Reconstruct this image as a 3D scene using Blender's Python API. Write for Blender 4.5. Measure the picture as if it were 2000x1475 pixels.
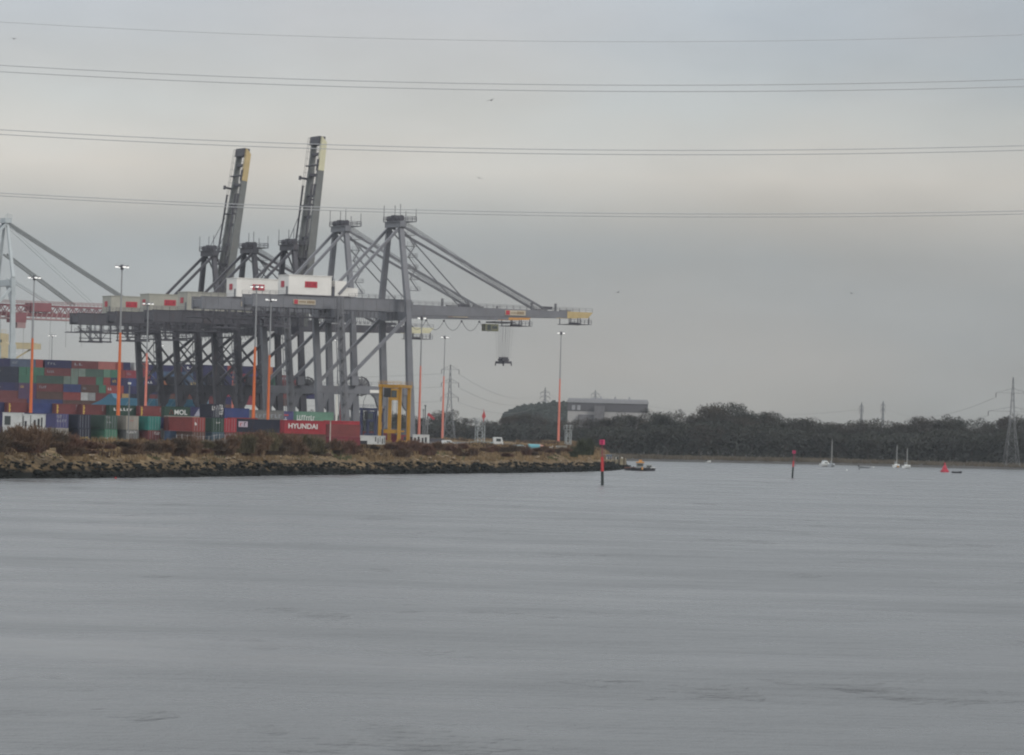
import bpy, math, random
import numpy as np
from mathutils import Vector, Matrix
random.seed(7); np.random.seed(7)
R = math.radians
for o in list(bpy.data.objects): bpy.data.objects.remove(o)
S = bpy.context.scene
COL = S.collection

# ------------------------------------------------------------------ camera
F = 8000.0; H = 9.0; ROLL = .026; CX, CY = 1000.0, 737.5; HZ = 839.0
PITCH = math.atan((HZ-CY)/F)
cam_d = bpy.data.cameras.new('camera'); cam = bpy.data.objects.new('camera', cam_d); COL.objects.link(cam)
cam_d.sensor_fit = 'HORIZONTAL'; cam_d.sensor_width = 36; cam_d.lens = 36*F/2000
cam_d.clip_start = 1; cam_d.clip_end = 30000
cam.matrix_world = Matrix.Translation((0, 0, H)) @ Matrix.Rotation(math.pi/2+PITCH, 4, 'X') @ Matrix.Rotation(ROLL, 4, 'Z')
S.camera = cam
S.render.filter_size = 2.1
try: S.cycles.filter_width = 2.1
except Exception: pass
S.render.resolution_x = 1024; S.render.resolution_y = 755

# ------------------------------------------------------------------ world, sun, exposure
SUN_EL, SUN_AZ = R(32), R(140)       # azimuth clockwise from +Y
S.view_settings.view_transform = 'Standard'; S.view_settings.look = 'None'
S.view_settings.exposure = .05; S.view_settings.gamma = 1
W = bpy.data.worlds.new("World"); S.world = W; W.use_nodes = True
nt = W.node_tree; nt.nodes.clear()
def N(nt, t, **k):
    n = nt.nodes.new(t)
    for a, b in k.items(): setattr(n, a, b)
    return n
out = N(nt, 'ShaderNodeOutputWorld'); mixs = N(nt, 'ShaderNodeMixShader')
sky = N(nt, 'ShaderNodeTexSky'); sky.sky_type = 'NISHITA'; sky.sun_disc = False
sky.sun_elevation = SUN_EL; sky.sun_rotation = SUN_AZ; sky.dust_density = 4
b1 = N(nt, 'ShaderNodeBackground'); b1.inputs[1].default_value = .06
nt.links.new(sky.outputs[0], b1.inputs[0])
b2 = N(nt, 'ShaderNodeBackground'); b2.inputs[1].default_value = 1.0
tc = N(nt, 'ShaderNodeTexCoord'); sep = N(nt, 'ShaderNodeSeparateXYZ'); nt.links.new(tc.outputs['Generated'], sep.inputs[0])
# overcast deck: luminance rises towards the zenith, streaky cloud sheets near the horizon
ramp = N(nt, 'ShaderNodeValToRGB'); nt.links.new(sep.outputs[2], ramp.inputs[0])
cr = ramp.color_ramp; cr.elements[0].position = 0; cr.elements[0].color = (.35, .348, .325, 1)
cr.elements[1].position = 1; cr.elements[1].color = (1.44, 1.47, 1.51, 1)
for p, c in ((.017, (.375, .368, .347)), (.030, (.378, .385, .375)), (.044, (.39, .408, .408)), (.053, (.48, .482, .46)), (.062, (.60, .585, .545)), (.077, (.54, .562, .553)), (.10, (.505, .535, .565)), (.3, (.72, .765, .80))):
    e = cr.elements.new(p); e.color = (*c, 1)
def cloud(scale, sx, sz, detail, lo, hi, seed):
    mp = N(nt, 'ShaderNodeMapping'); mp.inputs['Scale'].default_value = (sx, sx, sz); mp.inputs['Location'].default_value = (seed, seed*2, seed*.3)
    nt.links.new(tc.outputs['Generated'], mp.inputs[0])
    no = N(nt, 'ShaderNodeTexNoise'); no.inputs['Scale'].default_value = scale; no.inputs['Detail'].default_value = detail
    nt.links.new(mp.outputs[0], no.inputs[0])
    mr = N(nt, 'ShaderNodeMapRange'); mr.inputs[1].default_value = .35; mr.inputs[2].default_value = .65
    mr.inputs[3].default_value = lo; mr.inputs[4].default_value = hi; nt.links.new(no.outputs[0], mr.inputs[0])
    return mr.outputs[0]
c1 = cloud(1, 12, 36, 4, .935, 1.06, 3.1); c2 = cloud(1, 8, 24, 3, -.6, .6, 8.3)
azg = N(nt, 'ShaderNodeMath', operation='MULTIPLY_ADD'); azg.inputs[1].default_value = -.62; azg.inputs[2].default_value = 1.0; azc = N(nt, 'ShaderNodeClamp'); azc.inputs[0].default_value = .9; azc.inputs[1].default_value = -.3; azc.inputs[2].default_value = .3
nt.links.new(sep.outputs[0], azc.inputs[0]); nt.links.new(azc.outputs[0], azg.inputs[0]); azm = N(nt, 'ShaderNodeMath', operation='MULTIPLY'); nt.links.new(azg.outputs[0], azm.inputs[0]); nt.links.new(c1, azm.inputs[1]); c1 = azm.outputs[0]   # the deck thins towards the left
mulv = N(nt, 'ShaderNodeVectorMath', operation='SCALE'); nt.links.new(ramp.outputs[0], mulv.inputs[0]); nt.links.new(c1, mulv.inputs['Scale'])
tint = N(nt, 'ShaderNodeVectorMath', operation='MULTIPLY_ADD')   # slight warm/cool drift between sheets
cmb = N(nt, 'ShaderNodeCombineXYZ')
for i, k in enumerate((.05, .0, -.04)):
    m = N(nt, 'ShaderNodeMath', operation='MULTIPLY_ADD'); m.inputs[1].default_value = k; m.inputs[2].default_value = 1; nt.links.new(c2, m.inputs[0]); nt.links.new(m.outputs[0], cmb.inputs[i])
nt.links.new(mulv.outputs[0], tint.inputs[0]); nt.links.new(cmb.outputs[0], tint.inputs[1]); tint.inputs[2].default_value = (0, 0, 0)
nt.links.new(tint.outputs[0], b2.inputs[0])
mixs.inputs[0].default_value = .93
nt.links.new(b1.outputs[0], mixs.inputs[1]); nt.links.new(b2.outputs[0], mixs.inputs[2]); nt.links.new(mixs.outputs[0], out.inputs[0])

sl = bpy.data.lights.new('sun', 'SUN'); sl.energy = 1.2; sl.angle = R(20); sl.color = (1, .96, .9)
sun = bpy.data.objects.new('sun', sl); COL.objects.link(sun)
sd = Vector((math.sin(SUN_AZ)*math.cos(SUN_EL), math.cos(SUN_AZ)*math.cos(SUN_EL), math.sin(SUN_EL)))
sun.rotation_euler = sd.to_track_quat('Z', 'Y').to_euler(); sun.location = (200, -200, 300)

# ------------------------------------------------------------------ helpers
def ray(x, y):
    dx, dy = x-CX, CY-y
    a = dx*math.cos(ROLL)-dy*math.sin(ROLL); b = dx*math.sin(ROLL)+dy*math.cos(ROLL)
    return a, F*math.cos(PITCH)-b*math.sin(PITCH), b*math.cos(PITCH)+F*math.sin(PITCH)
def at(x, y, D):                      # photo pixel at depth D
    a, f, u = ray(x, y); return Vector((a/f*D, D, H+u/f*D))
def onz(x, y, z=0.0):                 # photo pixel on the level z
    a, f, u = ray(x, y); D = (z-H)/u*f; return Vector((a/f*D, D, z))
def hz(x): return HZ+.026*(x-1000)
def xat(x, D, z): # world X for photo column x at depth D and height z
    y = hz(x)-(z-H)*F/D
    return at(x, y, D).x

MATS = {}
def mat(name, rgb, rough=.6, var=.12, scale=.6, metal=0, emit=0, rust=0, objvar=0, spec=.35):
    if name in MATS: return MATS[name]
    m = bpy.data.materials.new(name); m.use_nodes = True; t = m.node_tree; p = t.nodes['Principled BSDF']
    p.inputs['Roughness'].default_value = rough; p.inputs['Metallic'].default_value = metal
    p.inputs['Specular IOR Level'].default_value = spec
    if emit:
        p.inputs['Base Color'].default_value = (*rgb, 1)
        p.inputs['Emission Color'].default_value = (*rgb, 1); p.inputs['Emission Strength'].default_value = emit
        MATS[name] = m; return m
    g = N(t, 'ShaderNodeNewGeometry')
    no = N(t, 'ShaderNodeTexNoise'); no.inputs['Scale'].default_value = scale; no.inputs['Detail'].default_value = 6; no.inputs['Roughness'].default_value = .65
    t.links.new(g.outputs['Position'], no.inputs[0])
    mr = N(t, 'ShaderNodeMapRange'); mr.inputs[1].default_value = .3; mr.inputs[2].default_value = .7; mr.inputs[3].default_value = 1-var*1.6; mr.inputs[4].default_value = 1+var
    t.links.new(no.outputs[0], mr.inputs[0]); fac = mr.outputs[0]
    if objvar:
        oi = N(t, 'ShaderNodeObjectInfo'); m2 = N(t, 'ShaderNodeMapRange'); m2.inputs[3].default_value = 1-objvar; m2.inputs[4].default_value = 1+objvar
        t.links.new(oi.outputs['Random'], m2.inputs[0]); mm = N(t, 'ShaderNodeMath', operation='MULTIPLY')
        t.links.new(fac, mm.inputs[0]); t.links.new(m2.outputs[0], mm.inputs[1]); fac = mm.outputs[0]
    v = N(t, 'ShaderNodeVectorMath', operation='SCALE'); v.inputs[0].default_value = rgb; t.links.new(fac, v.inputs['Scale'])
    col = v.outputs[0]
    if rust:
        n2 = N(t, 'ShaderNodeTexNoise'); n2.inputs['Scale'].default_value = 1.3; n2.inputs['Detail'].default_value = 9
        mp = N(t, 'ShaderNodeMapping'); mp.inputs['Scale'].default_value = (1, 1, .25); t.links.new(g.outputs['Position'], mp.inputs[0]); t.links.new(mp.outputs[0], n2.inputs[0])
        r2 = N(t, 'ShaderNodeMapRange'); r2.inputs[1].default_value = .56; r2.inputs[2].default_value = .74; r2.inputs[4].default_value = rust; t.links.new(n2.outputs[0], r2.inputs[0])
        mx = N(t, 'ShaderNodeMix', data_type='RGBA'); t.links.new(r2.outputs[0], mx.inputs[0]); t.links.new(col, mx.inputs[6]); mx.inputs[7].default_value = (.13, .065, .04, 1)
        col = mx.outputs[2]
    t.links.new(col, p.inputs['Base Color'])
    MATS[name] = m; return m

class MB:
    def __init__(s): s.v = []; s.f = []
    def hexa(s, pts):
        n = len(s.v); s.v += [tuple(p) for p in pts]
        s.f += [tuple(n+i for i in q) for q in ((0,3,2,1),(4,5,6,7),(0,1,5,4),(1,2,6,5),(2,3,7,6),(3,0,4,7))]
        return s
    def box(s, a, b):
        x0,y0,z0 = a; x1,y1,z1 = b
        return s.hexa([(x0,y0,z0),(x1,y0,z0),(x1,y1,z0),(x0,y1,z0),(x0,y0,z1),(x1,y0,z1),(x1,y1,z1),(x0,y1,z1)])
    def frame(s, p, q):
        d = (q-p).normalized(); up = Vector((0,0,1)) if abs(d.z) < .97 else Vector((1,0,0))
        a = d.cross(up).normalized(); b = a.cross(d).normalized(); return a, b
    def bar(s, p, q, w, h=None, w1=None, h1=None):
        p, q = Vector(p), Vector(q); h = w if h is None else h; w1 = w if w1 is None else w1; h1 = h if h1 is None else h1
        if (q-p).length < 1e-6: return s
        a, b = s.frame(p, q)
        P = lambda c, w, h: [c-a*w/2-b*h/2, c+a*w/2-b*h/2, c+a*w/2+b*h/2, c-a*w/2+b*h/2]
        n = len(s.v); s.v += [tuple(t) for t in P(p, w, h)+P(q, w1, h1)]
        s.f += [tuple(n+i for i in f) for f in ((0,1,2,3),(7,6,5,4),(0,4,5,1),(1,5,6,2),(2,6,7,3),(3,7,4,0))]
        return s
    def tube(s, p, q, r, r1=None, n=8, cap=True):
        p, q = Vector(p), Vector(q); r1 = r if r1 is None else r1
        a, b = s.frame(p, q); k = len(s.v)
        for c, rr in ((p, r), (q, r1)):
            for i in range(n):
                t = 2*math.pi*i/n; s.v.append(tuple(c+a*rr*math.cos(t)+b*rr*math.sin(t)))
        for i in range(n):
            j = (i+1) % n; s.f.append((k+i, k+n+i, k+n+j, k+j))
        if cap: s.f.append(tuple(k+i for i in range(n))); s.f.append(tuple(k+n+i for i in reversed(range(n))))
        return s
    def path(s, pts, r, n=5):
        for a, b in zip(pts, pts[1:]): s.tube(a, b, r, n=n, cap=False)
        return s
    def prism(s, pts, thick):         # closed outline pts (Vectors in a plane) extruded by the vector thick
        k = len(s.v); m = len(pts); th = Vector(thick)
        s.v += [tuple(p) for p in pts]+[tuple(Vector(p)+th) for p in pts]
        s.f.append(tuple(k+i for i in range(m))); s.f.append(tuple(k+m+i for i in reversed(range(m))))
        for i in range(m):
            j = (i+1) % m; s.f.append((k+j, k+i, k+m+i, k+m+j))
        return s
    def rail(s, p, q, h=1.1, step=2.0, r=.07):
        p, q = Vector(p), Vector(q); L = (q-p).length; n = max(1, int(L/step))
        for i in range(n+1):
            c = p.lerp(q, i/n); s.bar(c, c+Vector((0,0,h)), r)
        for hh in (h, h*.55): s.bar(p+Vector((0,0,hh)), q+Vector((0,0,hh)), r)
        return s
    def mesh(s, name):
        me = bpy.data.meshes.new(name); me.from_pydata(s.v, [], s.f); me.update(); return me
def obj(name, mb, m, parent=None, loc=None):
    me = mb if isinstance(mb, bpy.types.Mesh) else mb.mesh(name)
    if m is not None and not me.materials: me.materials.append(m)
    o = bpy.data.objects.new(name, me); COL.objects.link(o)
    if parent is not None: o.parent = parent
    if loc is not None: o.location = loc
    return o
def thing(name, label, cat, loc=(0,0,0), rz=0, group=None):
    o = bpy.data.objects.new(name, None); COL.objects.link(o); o.location = loc; o.rotation_euler = (0,0,rz)
    o['label'] = label; o['category'] = cat
    if group: o['group'] = group
    return o
def tag(o, label, cat, group=None, kind=None):
    if label: o['label'] = label
    if cat: o['category'] = cat
    if group: o['group'] = group
    if kind: o['kind'] = kind
    return o
def dup(r0, loc, rz=0, label=None, scale=None):
    r = r0.copy(); COL.objects.link(r); r.location = loc; r.rotation_euler = (0,0,rz)
    if scale is not None: r.scale = scale
    if label: r['label'] = label
    for ch in list(r0.children):
        c = ch.copy(); COL.objects.link(c); c.parent = r
        for g in list(ch.children):
            d = g.copy(); COL.objects.link(d); d.parent = c
    return r
ORD = ['first','second','third','fourth','fifth','sixth','seventh','eighth','ninth','tenth','eleventh','twelfth','thirteenth','fourteenth','fifteenth','sixteenth','seventeenth','eighteenth','nineteenth','twentieth','twenty-first','twenty-second','twenty-third','twenty-fourth','twenty-fifth','twenty-sixth','twenty-seventh','twenty-eighth','twenty-ninth','thirtieth','thirty-first','thirty-second','thirty-third','thirty-fourth','thirty-fifth','thirty-sixth','thirty-seventh','thirty-eighth']
def text_mesh(txt, size, depth=.02):
    c = bpy.data.curves.new('t', 'FONT'); c.body = txt; c.size = size; c.extrude = depth; c.offset = size*.018
    c.align_x = 'LEFT'; o = bpy.data.objects.new('t', c); COL.objects.link(o)
    dg = bpy.context.evaluated_depsgraph_get(); me = bpy.data.meshes.new_from_object(o.evaluated_get(dg)); bpy.data.objects.remove(o); return me

YAW = math.atan2(.43, .903); U = Vector((.903, .43, 0)); Vv = Vector((-.43, .903, 0)); G0 = 4.5

# ------------------------------------------------------------------ setting: water, land, banks
def water_mat():
    m = bpy.data.materials.new('river_water'); m.use_nodes = True; t = m.node_tree; p = t.nodes['Principled BSDF']
    g = N(t, 'ShaderNodeNewGeometry')
    def noise(sc, st, det, ro=.55, loc=(0,0,0)):
        mp = N(t, 'ShaderNodeMapping'); mp.inputs['Scale'].default_value = st; mp.inputs['Location'].default_value = loc; t.links.new(g.outputs['Position'], mp.inputs[0])
        n = N(t, 'ShaderNodeTexNoise'); n.inputs['Scale'].default_value = sc; n.inputs['Detail'].default_value = det; n.inputs['Roughness'].default_value = ro
        t.links.new(mp.outputs[0], n.inputs[0]); return n.outputs[0]
    small = noise(1.3, (.9, .45, 1), 6, .66)
    mid = noise(.16, (.55, 1.0, 1), 3)
    patch = noise(.05, (.55, 1.0, 1), 7, .66, (3, 11, 0))
    pr = N(t, 'ShaderNodeMapRange'); pr.inputs[1].default_value = .40; pr.inputs[2].default_value = .66; pr.inputs[3].default_value = .5; pr.inputs[4].default_value = 3.0; t.links.new(patch, pr.inputs[0])
    ad = N(t, 'ShaderNodeMath', operation='MULTIPLY_ADD'); ad.inputs[1].default_value = 2.2; t.links.new(mid, ad.inputs[0]); t.links.new(small, ad.inputs[2])
    mu = N(t, 'ShaderNodeMath', operation='MULTIPLY'); t.links.new(ad.outputs[0], mu.inputs[0]); t.links.new(pr.outputs[0], mu.inputs[1])
    squall = noise(.085, (1.0, .4, 1), 5, .6, (41, 7, 0)); sq = N(t, 'ShaderNodeMapRange'); sq.inputs[1].default_value = .60; sq.inputs[2].default_value = .70; sq.inputs[3].default_value = 1; sq.inputs[4].default_value = 3.2; t.links.new(squall, sq.inputs[0])   # cat's paws
    m3 = N(t, 'ShaderNodeMath', operation='MULTIPLY'); t.links.new(mu.outputs[0], m3.inputs[0]); t.links.new(sq.outputs[0], m3.inputs[1]); mu = m3
    bp = N(t, 'ShaderNodeBump'); bp.inputs['Strength'].default_value = 1; bp.inputs['Distance'].default_value = .085; t.links.new(mu.outputs[0], bp.inputs['Height'])
    t.links.new(bp.outputs[0], p.inputs['Normal'])
    rr = N(t, 'ShaderNodeMapRange'); rr.inputs[3].default_value = .10; rr.inputs[4].default_value = .46; t.links.new(patch, rr.inputs[0]); t.links.new(rr.outputs[0], p.inputs['Roughness'])
    p.inputs['Base Color'].default_value = (.064, .067, .070, 1); p.inputs['IOR'].default_value = 1.33
    return m
def sheet(name, pts, z, m):
    me = bpy.data.meshes.new(name); me.from_pydata([(x, y, z) for x, y in pts], [], [tuple(range(len(pts)))]); me.update()
    return tag(obj(name, me, m), None, None, kind='structure')
water = sheet('water', [(-900, -150), (900, -150), (900, 3500), (-900, 3500)], 0, water_mat())

shore_px = [(-260, 936), (-120, 936), (0, 935), (150, 934), (300, 933), (450, 930.5), (600, 928), (800, 926), (1000, 924), (1110, 922), (1180, 920)]
shore = [onz(x, y).xy for x, y in shore_px]
shore += [onz(1214, 916.5).xy, onz(1221, 911).xy, Vector((31, 1150)), Vector((34, 1240)), Vector((26, 1330)), Vector((-30, 1380))]
def resample(P, step):
    out = []
    for a, b in zip(P, P[1:]):
        n = max(1, int((b-a).length/step))
        out += [a.lerp(b, i/n) for i in range(n)]
    return out+[P[-1]]
SH = resample([Vector(p) for p in shore], 2.5)
# smooth
for _ in range(6): SH = [SH[0]]+[(SH[i-1]+SH[i]*2+SH[i+1])/4 for i in range(1, len(SH)-1)]+[SH[-1]]
NR = []
for i in range(len(SH)):
    d = (SH[min(i+1, len(SH)-1)]-SH[max(i-1, 0)]).normalized(); NR.append(Vector((-d.y, d.x)))
from mathutils import noise as mn
def crest_at(i):
    x = SH[i].x; t = i*2.5
    return 4.9+.5*mn.noise(Vector((t*.05, 0, 3)))+.35*mn.noise(Vector((t*.17, 4, 0)))
PROF = [(-8, -1.6), (-2.5, -.7), (0, 0), (1.2, .7), (3, 1.6), (4.5, 2.25), (6.5, 3.1), (9, 3.9), (12, 4.6), (15, 5.0), (18, 4.8), (22, 4.5), (30, 4.48)]
def bank_z(d, i):
    for (d0, z0), (d1, z1) in zip(PROF, PROF[1:]):
        if d <= d1:
            z = z0+(z1-z0)*(d-d0)/(d1-d0); break
    k = crest_at(i)/4.9
    if d < 20: z = z*(1+(k-1)*min(1, max(0, d/8)))
    if 1 < d < 20: z += .35*mn.noise(Vector((SH[i].x*.3, SH[i].y*.3, d*.3)))+.2*mn.noise(Vector((i*1.1, d*.9, 5)))
    return z
ds = [-8, -2.5, 0, .7, 1.4, 2.2, 3, 3.8, 4.6, 5.5, 6.5, 7.6, 8.8, 10, 11.2, 12.5, 14, 15.5, 17, 19, 22, 30]
bv = []; bf = []
for i, (p, n) in enumerate(zip(SH, NR)):
    for d in ds:
        q = p+n*(d+(.8*mn.noise(Vector((i*.35, d*.2, 1))) if 0 <= d < 19 else 0)); bv.append((q.x, q.y, bank_z(d, i)))
m_ = len(ds)
for i in range(len(SH)-1):
    for j in range(m_-1): a = i*m_+j; bf.append((a, a+m_, a+m_+1, a+1))
def bank_mat():
    m = bpy.data.materials.new('bank_earth'); m.use_nodes = True; t = m.node_tree; p = t.nodes['Principled BSDF']; p.inputs['Roughness'].default_value = .95; p.inputs['Specular IOR Level'].default_value = .08
    g = N(t, 'ShaderNodeNewGeometry'); se = N(t, 'ShaderNodeSeparateXYZ'); t.links.new(g.outputs['Position'], se.inputs[0])
    no = N(t, 'ShaderNodeTexNoise'); no.inputs['Scale'].default_value = .5; no.inputs['Detail'].default_value = 6; t.links.new(g.outputs['Position'], no.inputs[0])
    ad = N(t, 'ShaderNodeMath', operation='MULTIPLY_ADD'); ad.inputs[1].default_value = 1.9; t.links.new(no.outputs[0], ad.inputs[0]); t.links.new(se.outputs[2], ad.inputs[2])
    mr = N(t, 'ShaderNodeMapRange'); mr.inputs[1].default_value = 1.9; mr.inputs[2].default_value = 2.5; t.links.new(ad.outputs[0], mr.inputs[0])
    n2 = N(t, 'ShaderNodeTexNoise'); n2.inputs['Scale'].default_value = .9; n2.inputs['Detail'].default_value = 8; t.links.new(g.outputs['Position'], n2.inputs[0])
    r2 = N(t, 'ShaderNodeValToRGB'); t.links.new(n2.outputs[0], r2.inputs[0]); e = r2.color_ramp.elements; e[0].position = .35; e[0].color = (.05, .036, .022, 1); e[1].position = .65; e[1].color = (.21, .148, .08, 1)
    mx = N(t, 'ShaderNodeMix', data_type='RGBA'); t.links.new(mr.outputs[0], mx.inputs[0]); mx.inputs[6].default_value = (.009, .010, .008, 1); t.links.new(r2.outputs[0], mx.inputs[7])
    t.links.new(mx.outputs[2], p.inputs['Base Color']); return m
me = bpy.data.meshes.new('river_bank'); me.from_pydata(bv, [], bf); me.update()
tag(obj('river_bank', me, bank_mat()), None, None, kind='structure')
inner = [(SH[i]+NR[i]*28) for i in range(0, len(SH), 6)]+[SH[-1]+NR[-1]*28]
yard = [(p.x, p.y) for p in inner]+[(-60, 1450), (-60, 1900), (-800, 1900), (-800, inner[0].y)]
m_asph = mat('yard_asphalt', (.075, .075, .075), .9, .25, .08)
sheet('container_yard', yard, G0-.004, m_asph)

# rocks: weed-covered toe of the bank, pale stones above (nobody could count them)
ico = [(0,-1,1.618),(0,1,1.618),(0,-1,-1.618),(0,1,-1.618),(-1,1.618,0),(1,1.618,0),(-1,-1.618,0),(1,-1.618,0),(1.618,0,1),(1.618,0,-1),(-1.618,0,1),(-1.618,0,-1)]
icof = [(0,8,1),(0,7,8),(0,6,7),(0,10,6),(0,1,10),(1,8,5),(8,7,9),(7,6,2),(6,10,11),(10,1,4),(3,9,2),(3,2,11),(3,11,4),(3,4,5),(3,5,9),(5,8,9),(9,7,2),(2,6,11),(11,10,4),(4,1,5)]
ico = np.array(ico)/1.9
def rocks(name, n, d0, d1, s0, s1, m):
    V = []; Fc = []
    for k in range(n):
        i = random.randrange(0, len(SH)-40) if random.random() < .9 else random.randrange(len(SH)-60, len(SH)-10); d = random.uniform(d0, d1-(2.3*i/len(SH) if d0 < 0 else 0)); q = SH[i]+NR[i]*d+Vector((random.uniform(-1.2,1.2), random.uniform(-1.2,1.2)))
        s = s0+(s1-s0)*random.random()**1.8; a = ico*(1+np.random.uniform(-.25, .25, (12, 1)))*np.array([s*random.uniform(.8, 1.5), s*random.uniform(.8, 1.3), s*random.uniform(.5, .8)])
        t = random.uniform(0, 6.3); c, sn = math.cos(t), math.sin(t); a = np.stack([a[:,0]*c-a[:,1]*sn, a[:,0]*sn+a[:,1]*c, a[:,2]], 1)+np.array([q.x, q.y, bank_z(d, i)+s*.05])
        b = len(V); V += [tuple(r) for r in a]; Fc += [tuple(b+j for j in f) for f in icof]
    me = bpy.data.meshes.new(name); me.from_pydata(V, [], Fc); me.update(); return obj(name, me, m)
tag(rocks('weedy_rocks', 9000, -.4, 4.5, .12, .5, mat('wet_weed_rock', (.012, .013, .010), .9, .7, 1.1, spec=.12)), 'dark weed-covered boulders along the waterline', 'rocks', kind='stuff')
tag(rocks('pale_rocks', 1500, 3.6, 8.5, .1, .5, mat('pale_rock', (.23, .175, .115), .9, .5, 1.5)), 'pale dry stones scattered above the weed line', 'rocks', kind='stuff')

def blades(name, spots, m, hmin, hmax, w, lean=.5, per=8, spread=.4):
    V = []; Fc = []
    for (x, y, z, sc) in spots:
        for _ in range(per):
            bx, by = x+random.gauss(0, spread), y+random.gauss(0, spread); h = random.uniform(hmin, hmax)*sc
            t = random.uniform(0, 6.3); l = h*lean*random.random(); tx, ty = bx+math.cos(t)*l, by+math.sin(t)*l
            a = random.uniform(-.5, .5); wx, wy = math.cos(a)*w*sc/2, math.sin(a)*w*sc/2; k = len(V)
            V += [(bx-wx, by-wy, z-.1), (bx+wx, by+wy, z-.1), ((bx+tx)/2+wx*.8, (by+ty)/2+wy*.8, z+h*.6), ((bx+tx)/2-wx*.8, (by+ty)/2-wy*.8, z+h*.6), (tx, ty, z+h)]
            Fc += [(k, k+1, k+2, k+3), (k+3, k+2, k+4)]
    me = bpy.data.meshes.new(name); me.from_pydata(V, [], Fc); me.update(); return obj(name, me, m)
def grass_spots(n, d0, d1, seed, thr):
    out = []
    while len(out) < n:
        i = random.randrange(0, len(SH)-4); d = random.uniform(d0, d1)
        if mn.noise(Vector((SH[i].x*.09+seed, SH[i].y*.09, d*.16))) < thr: continue
        q = SH[i]+NR[i]*d; out.append((q.x, q.y, bank_z(d, i), random.uniform(.7, 1.3)))
    return out
tag(blades('dry_grass', grass_spots(6200, 4.6, 17, 0, -.15), mat('dry_grass_straw', (.215, .148, .076), .9, .35, .35), .35, .9, .13), 'straw-coloured dry grass on the upper bank', 'grass', kind='stuff')
tag(blades('bramble_cover', grass_spots(4200, 6.5, 19, 7, -.08), mat('bramble_brown', (.075, .045, .027), .95, .4, .35), .3, .9, .16, .9), 'low brown brambles matted over the bank', 'undergrowth', kind='stuff')
tag(blades('green_tufts', grass_spots(700, 5, 13, 19, .1), mat('tuft_green', (.085, .09, .04), .95, .3, .5), .2, .5, .16), 'green grass tufts between the stones', 'grass', kind='stuff')

# ------------------------------------------------------------------ shrubs on the bank
def shrub_mesh(seed, n=620, hgt=1.0):
    rd = random.Random(seed); V = []; Fc = []
    lobes = [(rd.uniform(-.45, .45), rd.uniform(-.3, .3), rd.uniform(.6, 1)) for _ in range(5)]+[(0, 0, 1)]
    for _ in range(n):
        lx, ly, lh = rd.choice(lobes); h = lh*rd.uniform(.45, 1)
        bx, by = lx*.75+rd.gauss(0, .09), ly*.75+rd.gauss(0, .09)
        t = rd.uniform(0, 6.3); out_ = rd.random()**.6*.42; p = Vector((bx, by, 0)); w = rd.uniform(.010, .02)
        a = rd.uniform(-.9, .9); wv = Vector((math.cos(a), math.sin(a), 0))
        tip = Vector((bx+math.cos(t)*out_, by+math.sin(t)*out_, h*math.sqrt(max(.05, 1-(out_*1.5)**2))))
        mid = p.lerp(tip, .55)+Vector((-math.cos(t)*out_*.15, -math.sin(t)*out_*.15, h*.08))
        k = len(V); V += [p-wv*w, p+wv*w, mid+wv*w, mid-wv*w, tip+wv*w*.5, tip-wv*w*.5]; Fc += [(k,k+1,k+2,k+3), (k+3,k+2,k+4,k+5)]
        for _ in range(4):      # side twigs
            q = mid.lerp(tip, rd.random()); e = q+Vector((rd.gauss(0, .07), rd.gauss(0, .07), rd.uniform(.01, .12))); k = len(V)
            ww = wv*w*.65; V += [q-ww, q+ww, e+ww*.4, e-ww*.4]; Fc.append((k,k+1,k+2,k+3))
    me = bpy.data.meshes.new('twigs'); me.from_pydata([tuple(v) for v in V], [], Fc); me.update()
    ms = MB()
    for lx, ly, lh in lobes: ms.tube((lx*.5, ly*.5, -.05), (lx*.8, ly*.8, lh*.5), .016, .008, n=5)
    return me, ms.mesh('stems')
SHR = [shrub_mesh(s) for s in range(6)]
shrub_mats = {'brown': mat('shrub_brown', (.125, .075, .045), .95, .25, .4), 'dark': mat('shrub_dark', (.082, .056, .036), .95, .25, .4),
              'reddish': mat('shrub_reddish', (.125, .066, .044), .95, .25, .4), 'olive': mat('shrub_olive', (.10, .082, .042), .95, .25, .4), 'green': mat('shrub_green', (.045, .052, .028), .95, .25, .4)}
stem_m = mat('shrub_stem', (.07, .05, .035), .95)
CACHE = {}
def cmesh(me, mkey, m):
    k = (me.name, mkey)
    if k not in CACHE: c = me.copy(); c.materials.append(m); CACHE[k] = c
    return CACHE[k]
def shore_D(x):
    best = min(range(len(SH)-30), key=lambda i: abs(CX+F*SH[i].x/SH[i].y-x)); return best
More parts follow.
